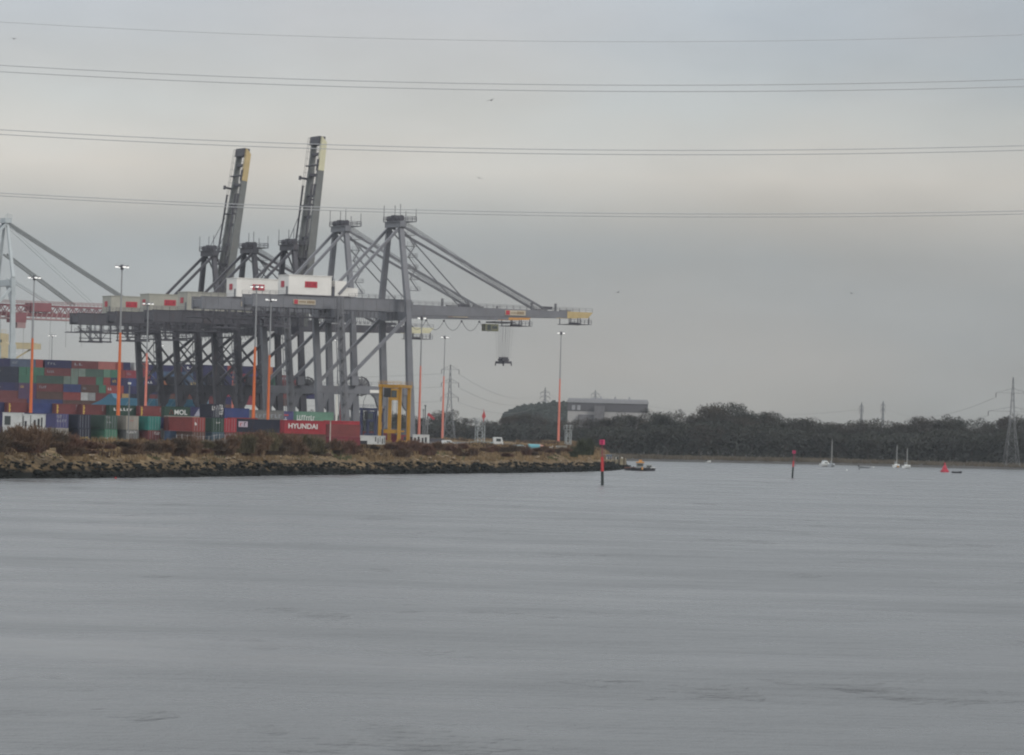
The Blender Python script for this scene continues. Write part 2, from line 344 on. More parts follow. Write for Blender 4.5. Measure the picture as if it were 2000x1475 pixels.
shr = [ # x centre, half width px, top y, colour
 (-60,60,836,'brown'),(-5,42,834,'dark'),(38,44,829,'brown'),(72,46,827,'brown'),(105,44,834,'dark'),(135,36,845,'reddish'),(165,34,856,'reddish'),(188,22,866,'brown'),
 (240,26,863,'dark'),(262,30,856,'brown'),(290,28,861,'dark'),(322,26,858,'brown'),(350,28,853,'dark'),(378,26,852,'brown'),(402,24,858,'olive'),(428,26,853,'dark'),(452,26,850,'brown'),
 (478,32,844,'olive'),(505,34,838,'brown'),(528,32,838,'olive'),(552,30,842,'brown'),(575,28,845,'brown'),(598,26,848,'olive'),(618,22,853,'olive'),(634,16,862,'dark'),
 (662,14,868,'dark'),(765,22,862,'reddish'),(785,22,857,'reddish'),(808,24,858,'reddish'),(832,22,862,'reddish'),(855,20,862,'brown'),(880,20,863,'reddish'),(905,16,862,'reddish'),(925,16,872,'brown'),
 (965,16,872,'reddish'),(985,18,869,'dark'),(1003,18,866,'dark'),(1030,16,872,'reddish'),(1052,16,874,'brown'),(1075,14,878,'reddish'),(1098,14,879,'brown'),
 (893,14,872,'brown'),(945,14,878,'brown'),(958,12,882,'reddish'),(1015,14,878,'brown'),(1042,12,882,'dark'),(1064,12,884,'brown'),(1086,12,886,'dark'),(1110,12,882,'brown'),(700,14,880,'brown'),(730,14,878,'dark'),(215,18,872,'reddish'),(655,20,857,'brown'),(682,20,859,'reddish'),(700,12,868,'brown'),
 (-30,44,858,'dark'),(20,46,860,'brown'),(62,40,862,'reddish'),(100,44,858,'brown'),(142,36,870,'brown'),(172,30,878,'reddish'),(255,26,876,'brown'),(355,26,868,'brown'),(398,24,874,'reddish'),(440,28,866,'brown'),(492,30,862,'brown'),(540,34,860,'dark'),(585,30,864,'brown'),(620,24,868,'olive'),(790,22,874,'brown'),(838,22,876,'reddish'),(905,18,880,'brown'),(990,18,882,'reddish'),
 (1122,14,868,'green'),(1138,16,858,'green'),(1152,16,853,'green'),(1168,13,862,'green')]
cnt = {}
for k, (x, hw, ty, c) in enumerate(shr):
    i = shore_D(x); dd = (13.5, 9.0, 12.0, 10.5)[k % 4] if not 60 <= k+1 <= 80 else 8.0
    ty += random.uniform(-3, 3)
    q = SH[i]+NR[i]*dd; D = q.y; zt = at(x, ty, D).z; zb = bank_z(dd, i)-.1; X = xat(x, D, zt)
    wd = hw/F*D/.75; hh = max(.9, zt-zb)*1.06
    cnt[c] = cnt.get(c, 0)+1
    size = 'tall' if hh > 3 else ('low' if hh < 1.8 else 'waist-high')
    cname = {'brown': 'mid-brown', 'dark': 'dark brown', 'reddish': 'reddish-brown', 'olive': 'olive-brown', 'green': 'dark green'}[c]
    nat = 'leafy' if c == 'green' else 'leafless'
    t = thing('shrub', f'{size} {cname} {nat} bank shrub, {ORD[cnt[c]-1]} of the {cname} ones from left', 'shrub', (X, D, zb), random.uniform(-.5, .5), 'shrubs along the river bank')
    t.scale = (wd, min(wd, 3.0), hh)
    a, b = SHR[k % 6]; obj('twigs', cmesh(a, c, shrub_mats[c]), None, t); obj('stem', cmesh(b, 's', stem_m), None, t)

# ------------------------------------------------------------------ far bank
m_mud = mat('mud', (.032, .029, .024), .8, .3, .05); m_reed = mat('reeds', (.105, .088, .064), .95, .25, .08)
fs_px = [(-2600, 895), (600, 898), (1100, 900), (1222, 900.5), (1300, 902), (1400, 904), (1500, 906), (1640, 908.5), (1800, 913), (2000, 918), (2300, 926)]
fs = []
for x, y in fs_px:
    if x < 1150: fs.append(Vector((x/1150*20-10 if x > 0 else -300, 1560 if x < 900 else 1420)))
    else: fs.append(Vector(onz(x, y).xy))
fs[0] = Vector((-420, 1600)); fs[1] = Vector((-150, 1560)); fs[2] = Vector((-20, 1480))
fv = []; ff = []
prof2 = [(-6, -1), (0, 0), (10, .55), (18, .9), (30, 1.3), (60, 1.4), (1700, 1.5)]
FS = resample(fs, 12)
for i, p in enumerate(FS):
    for j, (d, z) in enumerate(prof2): fv.append((p.x*(1+(d/1400 if d > 100 else 0)), p.y+d+1.5*mn.noise(Vector((i*.7, j, 0))), z))
for i in range(len(FS)-1):
    for j in range(len(prof2)-1): a = i*len(prof2)+j; ff.append((a, a+len(prof2), a+len(prof2)+1, a+1))
me = bpy.data.meshes.new('far_bank'); me.from_pydata(fv, [], ff); me.update(); tag(obj('far_bank', me, m_mud), None, None, kind='structure')
sp = []
for _ in range(9000):
    i = random.randrange(len(FS)-1); p = FS[i].lerp(FS[i+1], random.random()); d = random.uniform(11, 34)
    sp.append((p.x, p.y+d, .8, random.uniform(.8, 1.15)))
tag(blades('reed_bed', sp, m_reed, .9, 1.5, .35, .25, 3, .9), 'pale brown reed bed along the far shore', 'reeds', kind='stuff')

# trees of the wood
def tree_mesh(seed):
    rd = random.Random(seed); tr = MB(); V = []; Fc = []
    top = Vector((rd.uniform(-.03,.03), 0, .62)); tr.tube((0,0,-.03), top, .022, .008, n=6)
    cl = []
    for k in range(11):
        t = rd.uniform(0, 6.3); z = rd.uniform(.42, .86); rr = rd.uniform(.05, .23)*(1.15-abs(z-.6)); c = Vector((math.cos(t)*rr, math.sin(t)*rr, z)); cl.append((c, rd.uniform(.10, .17)))
        tr.tube((0, 0, z*.5), c, .009, .003, n=4)
    for k in range(4): t = rd.uniform(0, 6.3); cl.append((Vector((math.cos(t)*.15, math.sin(t)*.15, rd.uniform(.18, .42))), rd.uniform(.10, .16)))
    for c, r in cl:
        for _ in range(330):
            d = Vector((rd.gauss(0,1), rd.gauss(0,1), rd.gauss(0,1))).normalized(); rad = r*rd.random()**.45
            p = c+Vector((d.x*rad, d.y*rad, d.z*rad)); dr = (d+Vector((0,0,.9))).normalized()*rd.uniform(.012, .034); w = rd.uniform(.003, .009)
            s = dr.cross(Vector((rd.gauss(0,1), rd.gauss(0,1), rd.gauss(0,1)))).normalized()*w; k = len(V)
            V += [p-s, p+s, p+dr+s*.4, p+dr-s*.4]; Fc.append((k,k+1,k+2,k+3))
    me = bpy.data.meshes.new('crown'); me.from_pydata([tuple(v) for v in V], [], Fc); me.update(); return tr.mesh('trunk'), me
m_trunk = mat('tree_trunk', (.07, .06, .05), .95)
def crown_mat(name, a, b, c):
    m = mat(name, a, .95, .25, .15); t = m.node_tree; p = t.nodes['Principled BSDF']; src = p.inputs['Base Color'].links[0].from_node
    oi = N(t, 'ShaderNodeObjectInfo'); rp = N(t, 'ShaderNodeValToRGB'); rp.color_ramp.elements[0].color = (*a, 1); rp.color_ramp.elements[1].color = (*c, 1); e = rp.color_ramp.elements.new(.55); e.color = (*b, 1)
    t.links.new(oi.outputs['Random'], rp.inputs[0]); t.links.new(rp.outputs[0], src.inputs[0]); return m
m_crown = crown_mat('crown_winter', (.058, .050, .043), (.042, .044, .036), (.066, .054, .042))
TR = [tree_mesh(100+i) for i in range(9)]
for a, b in TR: a.materials.append(m_trunk); b.materials.append(m_crown)
sky_line = [(560,800),(640,800),(700,803),(760,800),(800,806),(830,812),(850,805),(865,803),(880,792),(900,806),(925,814),(950,812),(985,806),(1010,802),(1050,808),(1100,813),(1130,815),(1160,811),(1185,806),(1215,806),(1245,812),(1262,812),(1272,801),(1288,797),(1310,802),(1330,799),(1350,797),(1368,791),(1388,788),(1405,786),(1425,788),(1445,797),(1465,797),(1482,794),(1502,797),(1530,803),(1560,808),(1590,817),(1612,820),(1640,817),(1660,822),(1700,811),(1725,818),(1755,817),(1800,815),(1830,810),(1870,808),(1895,812),(1930,816),(1962,808),(2000,814),(2060,812),(2140,815),(2240,812)]
def skyy(x):
    for (a, b), (c, d) in zip(sky_line, sky_line[1:]):
        if x <= c: return b+(d-b)*max(0, (x-a))/(c-a)
    return sky_line[-1][1]
tn = 0
PEAK = [(1405, 'tallest bare tree of the far wood, forming its highest rounded peak'), (1290, 'bare rounded tree rising just right of the industrial building'), (1700, 'bare tree between the two close distant pylons'), (1870, 'bare tree on the right-hand swell of the far wood'), (1965, 'bare tree directly left of the large near pylon'), (1605, 'bare tree in the dip of the far skyline above the motor cruiser'), (1215, 'bare tree standing in front of the industrial building, right of its stair tower'), (1482, 'bare rounded tree right of the highest peak of the far wood')]
def plant(x, D, fac, sprd=1.0, lab='bare winter tree in the dark wood across the river'):
    global tn
    for pk in PEAK:
        if fac >= 1 and D < 1500 and abs(x-pk[0]) < 17: lab = pk[1]; PEAK.remove(pk); break
    yt = skyy(x)+random.uniform(-1, 5) if fac >= 1 else skyy(x)
    zt = at(x, yt, D).z; h = (zt-1.4)*min(fac, 1)/.97
    t = thing('woodland_tree', lab, 'tree', (xat(x, D, 5), D, 1.3), random.uniform(0, 6.3), 'bare trees of the wood across the river')
    w = max(h, 13)*random.uniform(1.05, 1.3)*sprd; t.scale = (w, w, h)
    a, b = TR[tn % 9]; tn += 1; obj('trunk', a, None, t); obj('crown', b, None, t)
x = 1135
while x < 2230: plant(x, 1448+random.uniform(-6, 12), 1); x += random.uniform(17, 24)
x = 1150
while x < 2230: plant(x, 1425+random.uniform(-5, 6), random.uniform(.72, .92)); x += random.uniform(26, 36)
x = 1165
while x < 2230: plant(x, 1405+random.uniform(-5, 5), random.uniform(.5, .68), 1.1); x += random.uniform(28, 38)
x = 570
while x < 1135: plant(x, 1640+random.uniform(-10, 10), 1, 1.0, 'bare winter tree in the wood behind the container terminal'); x += random.uniform(22, 30)
x = 780
while x < 1140: plant(x, 1600+random.uniform(-5, 5), random.uniform(.6, .8), 1.1, 'bare winter tree in the wood behind the container terminal'); x += random.uniform(28, 38)

# shaded thicket floor behind the front trees + far wooded hill
def wood_mass(name, pts, D0, D1, n, m, hfun, size=2.2):
    V = []; Fc = []
    for _ in range(n):
        x = random.uniform(pts[0], pts[1]); D = random.uniform(D0, D1); zt = hfun(x, D); z = random.uniform(0, 1)**.85*(zt-1)+1
        c = Vector((xat(x, D, z), D, z)); d = Vector((random.gauss(0,1), random.gauss(0,.5), random.gauss(0,1))).normalized()*random.uniform(.5, 1)*size; e = d.cross(Vector((0,1,random.uniform(-.3,.3)))).normalized()*random.uniform(.15,.4)*size; k = len(V)
        V += [c-d*.5-e*.5, c+d*.5-e*.3, c+d*.5+e*.3, c-d*.5+e*.5]; Fc.append((k,k+1,k+2,k+3))
    me = bpy.data.meshes.new(name); me.from_pydata([tuple(v) for v in V], [], Fc); me.update(); return obj(name, me, m)
m_thick = mat('thicket', (.034, .036, .030), .95, .3, .1)
tag(wood_mass('thicket', (1130, 2250), 1396, 1450, 26000, m_thick, lambda x, D: (at(x, skyy(x), D).z-1)*.72, 1.4), 'dark tangled thicket filling the wood between its trunks', 'thicket', kind='stuff')
tag(wood_mass('thicket', (560, 1140), 1590, 1660, 14000, m_thick, lambda x, D: (at(x, skyy(x), D).z-1)*.75, 1.5), 'dark tangled thicket behind the container terminal', 'thicket', kind='stuff')
hp = [(985, 812), (1008, 802), (1022, 797), (1040, 795), (1060, 792), (1080, 791), (1100, 791), (1125, 793), (1160, 800), (1200, 812)]
def hy(x):
    for (a, b), (c, d) in zip(hp, hp[1:]):
        if x <= c: return b+(d-b)*max(0, x-a)/(c-a)
    return 815
hm = MB(); Dh = 2350; K = []
for x in range(985, 1206, 6):
    zt = at(x, hy(x)+4, Dh).z; K.append((xat(x, Dh, 10), zt))
hvs = []; hfs = []
for X, z in K: hvs += [(X, Dh-160, 1.2), (X, Dh-60, z*.7), (X, Dh, z), (X, Dh+120, 1.2)]
for i in range(len(K)-1):
    for j in range(3): a = i*4+j; hfs.append((a, a+4, a+5, a+1))
me = bpy.data.meshes.new('hill'); me.from_pydata(hvs, [], hfs); me.update(); tag(obj('hill', me, mat('hill_ground', (.07, .08, .06), .95)), None, None, kind='structure')
def hillz(x, D): return at(x, hy(x)+random.uniform(-1.0, 3), Dh).z
V = []; Fc = []
for _ in range(9000):
    x = random.uniform(985, 1203); zt = at(x, hy(x), Dh).z; u_ = random.random(); D = Dh-90*u_; z = zt*(1-u_*.52)+random.gauss(0, .5); c = Vector((xat(x, D, z), D, z)); d = Vector((random.gauss(0,1), random.gauss(0,.4), random.gauss(0,1.2))).normalized()*random.uniform(1, 2); e = d.cross(Vector((0,1,.1))).normalized()*random.uniform(.4,1); k = len(V)
    V += [c-d-e, c+d-e, c+d+e, c-d+e]; Fc.append((k,k+1,k+2,k+3))
me = bpy.data.meshes.new('hill_wood'); me.from_pydata([tuple(v) for v in V], [], Fc); me.update()
tag(obj('hill_wood', me, mat('hill_trees', (.05, .058, .05), .95, .3, .05)), 'hazy blue wood covering the distant hill', 'wood', kind='stuff')

# far industrial building
D = 2000
def P2(x, y, D): return at(x, y, D)
t = thing('industrial_building', 'long pale grey industrial building with a dark band under its roof, rising above the wood', 'building', (xat(1107, D, 1.5), D, 1.4), -.03)
s_ = D/F; L = 156*s_; hT = at(1107, 777, D).z-1.4
w = MB().box((0, 0, 0), (L, 40, hT-6.4)); obj('wall', w, mat('clad_pale', (.34, .33, .32), .6, .06), t)
w = MB().box((-.1, -.15, hT-6.4), (L+.1, 40.1, hT-2.2)); obj('dark_band', w, mat('clad_dark', (.085, .082, .088), .6, .06), t)
w = MB().box((-.4, -.5, hT-2.2), (L+.4, 40.5, hT-.9)); w.box((0, 4, hT-.9), (L, 36, hT)); obj('roof', w, mat('clad_roof', (.26, .26, .27), .5, .06), t)
for (a, b, z0, z1) in ((2, 3.6, hT-5.8, hT-3.5), (4.6, 6.2, hT-5.8, hT-3.5)):
    obj('window', MB().box((a, -.25, z0), (b, -.1, z1)), mat('win_grey', (.28, .28, .29), .4), t)
obj('stair_tower', MB().box((13, -6, 0), (18, -.6, hT-3.6)).box((5.2, -3, 0), (13, -.6, hT-8)), mat('clad_mid', (.13, .125, .13), .6), t)
for k in range(3): obj('vent', MB().tube((16+k*7, 12, hT), (16+k*7, 12, hT+1.2), .5, .4), mat('clad_roof', (.26,.26,.27)), t)

# ------------------------------------------------------------------ pylons
m_pyl = mat('galvanised_steel', (.18, .185, .19), .55, .1, .5)
def pylon(label, x, ytop, D, zb, arms, bw, r=.16, waist=.55):
    zt = at(x, ytop, D).z; hh = zt-zb; X = xat(x, D, zt)
    t = thing('electricity_pylon', label, 'pylon', (X, D, zb), .15, 'electricity pylons on the horizon')
    def W_(f): return bw*(1-f*1.35) if f < waist else bw*(1-waist*1.35)+(f-waist)/(1-waist)*(.25-bw*(1-waist*1.35))
    fr = [0, .12, .24, .35, .45, .55, .63, .70, .77, .84, .91, 1]; b = MB()
    for f0, f1 in zip(fr, fr[1:]):
        a0, a1 = W_(f0)/2, W_(f1)/2; c0 = [(sx*a0, sy*a0, f0*hh) for sx, sy in ((-1,-1),(1,-1),(1,1),(-1,1))]; c1 = [(sx*a1, sy*a1, f1*hh) for sx, sy in ((-1,-1),(1,-1),(1,1),(-1,1))]
        for i in range(4):
            j = (i+1) % 4; b.bar(c0[i], c1[i], r*1.3); b.bar(c0[i], c1[j], r*.7); b.bar(c0[j], c1[i], r*.7); b.bar(c1[i], c1[j], r*.7)
    obj('lattice_tower', b, m_pyl, t)
    tips = []
    for ya, half in arms:
        z = at(x, ya, D).z-zb; wv = W_(z/hh)/2
        for sx in (-1, 1):
            c = MB(); tip = Vector((sx*half, 0, z))
            for sy in (-1, 1): c.bar((sx*wv, sy*wv, z), tip, r); c.bar((sx*wv*.9, sy*wv*.9, z+1.5), tip, r*.8)
            for q in (.3, .6): p = Vector((sx*wv, 0, z)).lerp(tip, q); c.bar(p, p+Vector((0, 0, 1.5*(1-q))), r*.6)
            ca = obj('cross_arm', c, m_pyl, t)
            obj('insulator', MB().tube(tip, tip-Vector((0,0,1.6)), .13, n=6), mat('insulator', (.12,.11,.11), .4), ca)
            tips.append(t.location+tip-Vector((0,0,1.6)))
    return tips
pyl = []
pyl.append(pylon('tall lattice pylon behind the bank, right of the yellow straddle carrier', 880, 712, 1500, 1.5, [(722, 3.2), (748, 3.2), (776, 3.2)], 5.2, .11))
pyl.append(pylon('small distant pylon above the wooded hill, left of the industrial building', 1065, 757, 2500, 8, [(767, 2.8), (776, 3.0), (785, 2.8)], 5, .22))
pyl.append(pylon('small distant pylon standing behind the roof of the industrial building', 1163, 762, 2600, 8, [(770, 2.6), (778, 2.8)], 5, .22))
pyl.append(pylon('left one of two close distant pylons above the wood', 1683, 786, 2500, 2, [(795, 1.4), (803, 1.4)], 5, .2))
pyl.append(pylon('right and taller one of two close distant pylons above the wood', 1725, 783, 2500, 2, [(792, 1.4), (801, 1.4)], 5, .2))
pyl.append(pylon('large near pylon with wide arms standing on the far bank at the right edge', 1979, 737, 1372, 1.2, [(768, 5.8), (804, 8.3)], 4.8, .08, .5))
m_line = mat('line_cable', (.18, .18, .18), .5, 0)
def sag_line(a, b, sag, r, lab):
    pts = [a.lerp(b, i/16)-Vector((0,0,sag*4*(i/16)*(1-i/16))) for i in range(17)]
    tag(obj('overhead_line', MB().path(pts, r, 4), m_line), lab, 'power line', 'thin overhead lines between the far pylons')
for k, w_ in enumerate(('top', 'middle', 'lowest')):
    sag_line(pyl[0][k*2+1], pyl[1][k*2], 5, .045, f'{w_} thin line running right from the tall pylon behind the bank to the hill pylon')
    sag_line(pyl[0][k*2], pyl[0][k*2]+Vector((-230, 40, 2)), 5, .04, f'{w_} thin line running left from the tall pylon behind the bank')
sag_line(pyl[5][0], pyl[4][1], 6, .05, 'upper thin line from the large right-hand pylon to the paired pylons')
sag_line(pyl[5][2], pyl[4][3], 6, .05, 'lower thin line from the large right-hand pylon to the paired pylons')
sag_line(pyl[3][0], pyl[2][1], 7, .06, 'thin line over the wood between the paired pylons and the industrial building')
sag_line(pyl[2][0], pyl[1][1], 2, .06, 'thin line over the hill behind the industrial building')

# big overhead cables in the foreground
m_cab = mat('conductor', (.42, .43, .44), .45, 0)
for (y0, y1, y2, r, lab) in ((43,80,68,.015,'thin single earth wire, topmost cable across the sky'),(127.5,164.5,155,.026,'upper cable of the top pair across the sky'),(140,176.5,169,.026,'lower cable of the top pair across the sky'),
        (253.5,291,284.5,.026,'upper cable of the middle pair across the sky'),(262.5,299.5,293.5,.026,'lower cable of the middle pair across the sky'),(377,414,412,.026,'upper cable of the lowest close-set pair across the sky'),(382.5,420,418,.026,'lower cable of the lowest close-set pair across the sky')):
    a = (y2-2*y1+y0)/2; b = (y2-y0)/2; pts = []
    for i in range(-45, 46):
        x = 1000+i*110; u_ = (x-1000)/1000; pts.append(at(x, a*u_*u_+b*u_+y1, 250))
    tag(obj('power_cable', MB().path(pts, r, 6), m_cab), lab, 'power cable', 'high-voltage cables spanning the river in front of the terminal')

# ------------------------------------------------------------------ ship-to-shore cranes
ORG = Vector((-27.7, 1143, G0))
st_a = mat('crane_grey', (.165, .168, .184), .55, .10, .25, rust=.15); st_b = mat('crane_dark_grey', (.066, .064, .075), .6, .15, .25, rust=.25)
st_d = mat('machinery_dark', (.075, .072, .085), .6, .2, .8); rail_a = mat('rail_grey', (.16, .16, .17), .6); m_white = mat('house_white', (.74, .72, .68), .5, .06, .3)
m_cream = mat('house_cream', (.36, .35, .30), .55, .08, .3); m_red = mat('logo_red', (.42, .03, .05), .5, .05); m_reddk = mat('logo_mark', (.20, .015, .03), .5, .05)
m_yel = mat('boom_yellow', (.46, .35, .17), .5, .08); m_orange = mat('tip_orange', (.55, .27, .08), .5, .08); m_paley = mat('tip_cream', (.58, .55, .38), .5, .05)
m_sign = mat('sign_cream', (.46, .40, .31), .6, .05); m_text = mat('sign_letters', (.22, .15, .08), .6, .05); m_cable = mat('rope', (.10, .10, .11), .6)
m_sglass = mat('cab_glass', (.05, .06, .06), .15, 0, spec=.6)

def crane(label, t_off, kind, up=None, house='white', tipc='cream', full=True):
    A = kind == 'A'; m = st_a if A else st_b; V = 18.1; G = 19.6
    if A: zg, za = 36.6, 60.6
    else: zg, za = 33.4, 56.4
    c = thing('gantry_crane', label, 'crane', ORG+Vv*t_off, YAW, 'ship-to-shore gantry cranes on the quay')
    zp, pb = 15.5, 13.3; gt = zg+3.4; vn, vf = 5.5, 12.6
    us, ul = -2.2, -3.2-G
    for u0, u1 in ((0, us), (-G, ul)):
        for v in (0, V):
            lg = MB(); k = (zp)/gt
            f = lambda z: Vector((u0+(u1-u0)*z/gt, v, z))
            lg.bar(f(1.6), f(zp+.5), 2.0, 2.0, 1.8, 1.8).bar(f(zp+.5), f(gt-.1), 1.7, 1.7, 1.45, 1.45)
            obj('leg', lg, m, c)
            bg = MB().box((u0-.8, v-3.4, .75), (u0+.8, v+3.4, 1.7))
            for q in (-2.6, -1.2, 1.2, 2.6): bg.tube((u0-.45, v+q, .45), (u0+.45, v+q, .45), .45, n=10)
            obj('bogie', bg, st_d, c)
    for u0 in (0, -G):
        obj('sill_beam', MB().box((u0-.75, 1.1, 2.2), (u0+.75, V-1.1, 4.0)), m, c)
        uu = u0+((us if u0 == 0 else ul)-u0)*.93
        obj('cross_beam', MB().box((uu-.8, .8, zg-2.4), (uu+.8, V-.8, zg-.1)), m, c)
    for v in (0, V):
        pbm = MB().box((-G+.6-1.5, v-.65, pb), (-.6-.9, v+.65, zp))
        for s_, u_ in ((1, -G+.2), (-1, -1.9)):
            pts = [Vector((u_, v-.5, pb)), Vector((u_+s_*2.8, v-.5, pb)), Vector((u_+s_*1.6, v-.5, pb-1.0)), Vector((u_+s_*.9, v-.5, pb-3.2)), Vector((u_, v-.5, pb-4.4))]
            pbm.prism(pts, (0, 1.0, 0))
        obj('portal_beam', pbm, m, c)
        obj('brace', MB().bar((us+.4, v, zg-1.2), (-G-.4, v, zp+1.6), .85, .85), m, c)
    if not A:
        for v in (0, V):
            obj('brace', MB().bar((ul+1.2, v, zg-6), (-11.5, v, zp+.3), .5, .5), m, c)
        lt = MB()
        for z0, z1 in ((zp, 22.5), (22.5, 29.5)):
            u0 = -G+(ul+G)*z0/gt; u1 = -G+(ul+G)*z1/gt
            lt.bar((u0, .8, z0), (u1, V-.8, z1), .28).bar((u0, V-.8, z0), (u1, .8, z1), .28).bar((u1, .8, z1), (u1, V-.8, z1), .4)
        obj('lattice_brace', lt, m, c)
    pr = MB()
    pr.rail((-G, -.65, zp), (-1.5, -.65, zp), 1.1, 2.2, .08); obj('handrail', pr, rail_a if A else st_d, c)
    obj('sign_panel', MB().box((-13.2, -.78, pb+.35), (-9.6, -.66, pb+1.15)), m_white if A else m_cream, c)
    # cable reel on the portal beam
    rl = MB(); rc = Vector((-15.2, 1.25, zp-.1)); n = 26
    for i in range(n):
        a0, a1 = 2*math.pi*i/n, 2*math.pi*(i+1)/n
        for r_, w_ in ((2.55, .22), (.6, .18)):
            for y_ in (-.35, .35):
                rl.bar(rc+Vector((math.cos(a0)*r_, y_, math.sin(a0)*r_)), rc+Vector((math.cos(a1)*r_, y_, math.sin(a1)*r_)), w_)
        if i % 2 == 0:
            for y_ in (-.35, .35): rl.bar(rc+Vector((0, y_, 0)), rc+Vector((math.cos(a0)*2.85, y_, math.sin(a0)*2.85)), .13)
    reel = obj('cable_reel', rl, st_d, c); obj('drum', MB().tube(rc+Vector((0, -.25, 0)), rc+Vector((0, .25, 0)), 2.1, n=28), mat('cable_wound', (.19, .19, .195), .8, .3, 3), reel)
    # girder
    for v in (vn, vf):
        g = MB().box((-46.5, v-.6, zg), (1.2, v+.6, gt)); g.box((-46.5, v-.75, gt), (1.2, v+.75, gt+.12))
        for k in range(12): u_ = -45.5+k*4; g.box((u_, v-.68, zg+.05), (u_+.12, v+.68, gt-.05))
        gd = obj('girder', g, m, c)
        if v == vn and A:
            sg = obj('signboard', MB().box((-34.6, v-.85, zg+1.0), (-28, v-.72, zg+2.35)), m_sign, gd)
            sg['label'] = 'small cream signboard with a red square and dark lettering'
            q = MB().box((-34.4, v-.93, zg+1.1), (-33.3, v-.86, zg+2.25)); obj('red_square', q, m_red, c)
            q = MB()
            for k in range(5): q.box((-32.9+k*.42, v-.90, zg+1.5), (-32.65+k*.42, v-.86, zg+1.95))
            for k in range(5): q.box((-30.5+k*.46, v-.90, zg+1.35), (-30.2+k*.46, v-.86, zg+2.05))
            obj('sign_lettering', q, m_text, c)
    for k in range(7): obj('cross_tie', MB().box((-46.3+k*7.8, vn+.62, zg+.6), (-45.5+k*7.8, vf-.62, zg+2.6)), m, c)
    hr = MB().rail((-46.5, vn-.7, gt+.1), (-36.6, vn-.7, gt+.1)).rail((-18, vn-.7, gt+.1), (0, vn-.7, gt+.1)).rail((-46.5, vf+.7, gt+.1), (0, vf+.7, gt+.1))
    obj('handrail', hr, rail_a if A else st_d, c)
    # hanging festoon track and cages beneath the backreach
    ft = MB()
    for k in range(11):
        u_ = -46+k*2.5; ft.bar((u_, vn-1.1, zg), (u_, vn-1.1, zg-2.4), .16); ft.bar((u_, vf, zg), (u_, vf, zg-2.4), .16)
    ft.bar((-47.5, vn-1.1, zg-2.4), (-20, vn-1.1, zg-2.4), .3).bar((-47.5, vf, zg-2.4), (-20, vf, zg-2.4), .3).bar((-47.5, vn-1.1, zg-1.4), (-20, vn-1.1, zg-1.4), .14)
    ft.box((-48, vn-1.4, zg-2.6), (-44, vf+.6, zg-2.4)); ft.rail((-48, vn-1.4, zg-2.4), (-44, vn-1.4, zg-2.4), 1, 1)
    obj('festoon_track', ft, st_d, c)
    lp = MB(); u_ = -27
    while u_ < -4:
        pts = [Vector((u_+1.1*i/6, vn-1.1, zg-.4-3.4*(1-((i-3)/3)**2))) for i in range(7)]; lp.path(pts, .07, 4); u_ += 1.2
    obj('festoon_cable', lp, m_cable, c)
    cg = MB(); ca, cb, z0, z1 = -42.8, -36, zg-5.2, zg
    for u_ in (ca, (ca+cb)/2, cb):
        for v in (vn-.6, vf+.6): cg.bar((u_, v, z0), (u_, v, z1), .26)
    for v in (vn-.6, vf+.6):
        for z_ in (z0, z0+1.1, zg-1.9): cg.bar((ca-.4, v, z_), (cb+.4, v, z_), .22 if z_ > z0 else .45)
        cg.bar((ca-1, v, zg-.5), ((ca+cb)/2+.8, v, z0+.2), .26).bar(((ca+cb)/2, v, z0), (cb, v, zg-1), .16)
    for k in range(8): u_ = ca+k*(cb-ca)/7; cg.bar((u_, vn-.6, z0), (u_, vf+.6, z0), .2)
    obj('maintenance_cage', cg, st_d, c)
    # machinery house
    hm_ = m_white if house == 'white' else m_cream
    h0 = gt+.35; h1 = h0+5.2
    hb = MB().box((-36, vn-.5, h0), (-23.2, vf+.3, h1)); hb.box((-36.15, vn-.65, h1), (-23.05, vf+.45, h1+.22))
    hh = obj('machinery_house', hb, hm_, c)
    obj('house_skid', MB().box((-37.2, vn-.9, gt+.02), (-17.5, vf+.6, h0-.01)), st_d, c)
    pn = obj('logo_panel', MB().box((-31.2, vn-.62, h0+2.0), (-27.5, vn-.52, h0+3.7)), m_red, hh)
    pn['label'] = 'red logo panel on the long side of the house'
    q = MB().box((-30.6, vn-.66, h0+2.3), (-30.3, vn-.63, h0+3.4)).box((-29.9, vn-.66, h0+2.3), (-29.7, vn-.63, h0+3.4)).bar((-29.2, vn-.64, h0+2.4), (-28.6, vn-.64, h0+3.3), .15, .03).box((-28.3, vn-.66, h0+2.5), (-28.0, vn-.63, h0+3.3))
    obj('logo_mark', q, m_reddk, hh)
    obj('logo_panel', MB().box((-36.14, vn+2.7, h0+2.0), (-36.02, vn+5.0, h0+3.7)), m_red, hh)
    obj('house_door', MB().box((-36.12, vn+.2, h0+.1), (-36.02, vn+1.2, h0+2.2)), rail_a, hh)
    obj('winch_housing', MB().box((-22.2, vn-.2, h0), (-18.6, vf-.5, h0+4.2)).box((-18.4, vn+.4, h0), (-14.8, vf-1.5, h0+2.4)), hm_, c)
    obj('service_ladder', MB().rail((-23, vn-.7, h0), (-22.4, vn-.7, h0), 4.6, .5, .1).box((-23.05, vn-.8, h0), (-22.3, vn-.3, h0+2.6)), st_d, c)
    # A-frame
    for v, w_ in ((0, 5.3), (V, 13.3)):
        vp = w_ if v == 0 else w_
        obj('mast', MB().bar((us, v, gt-.6), (us-.3, vp, za), 1.5, 1.5, 1.3, 1.3), m, c)
    hd = MB().box((us-1.1, 3.9, za-.2), (us+.7, 14.7, za+1.3)); hd.box((us-1.6, 4.0, za+1.3), (us+3.9, 14.6, za+1.5))
    mh = obj('mast_head', hd, m, c)
    q = MB()
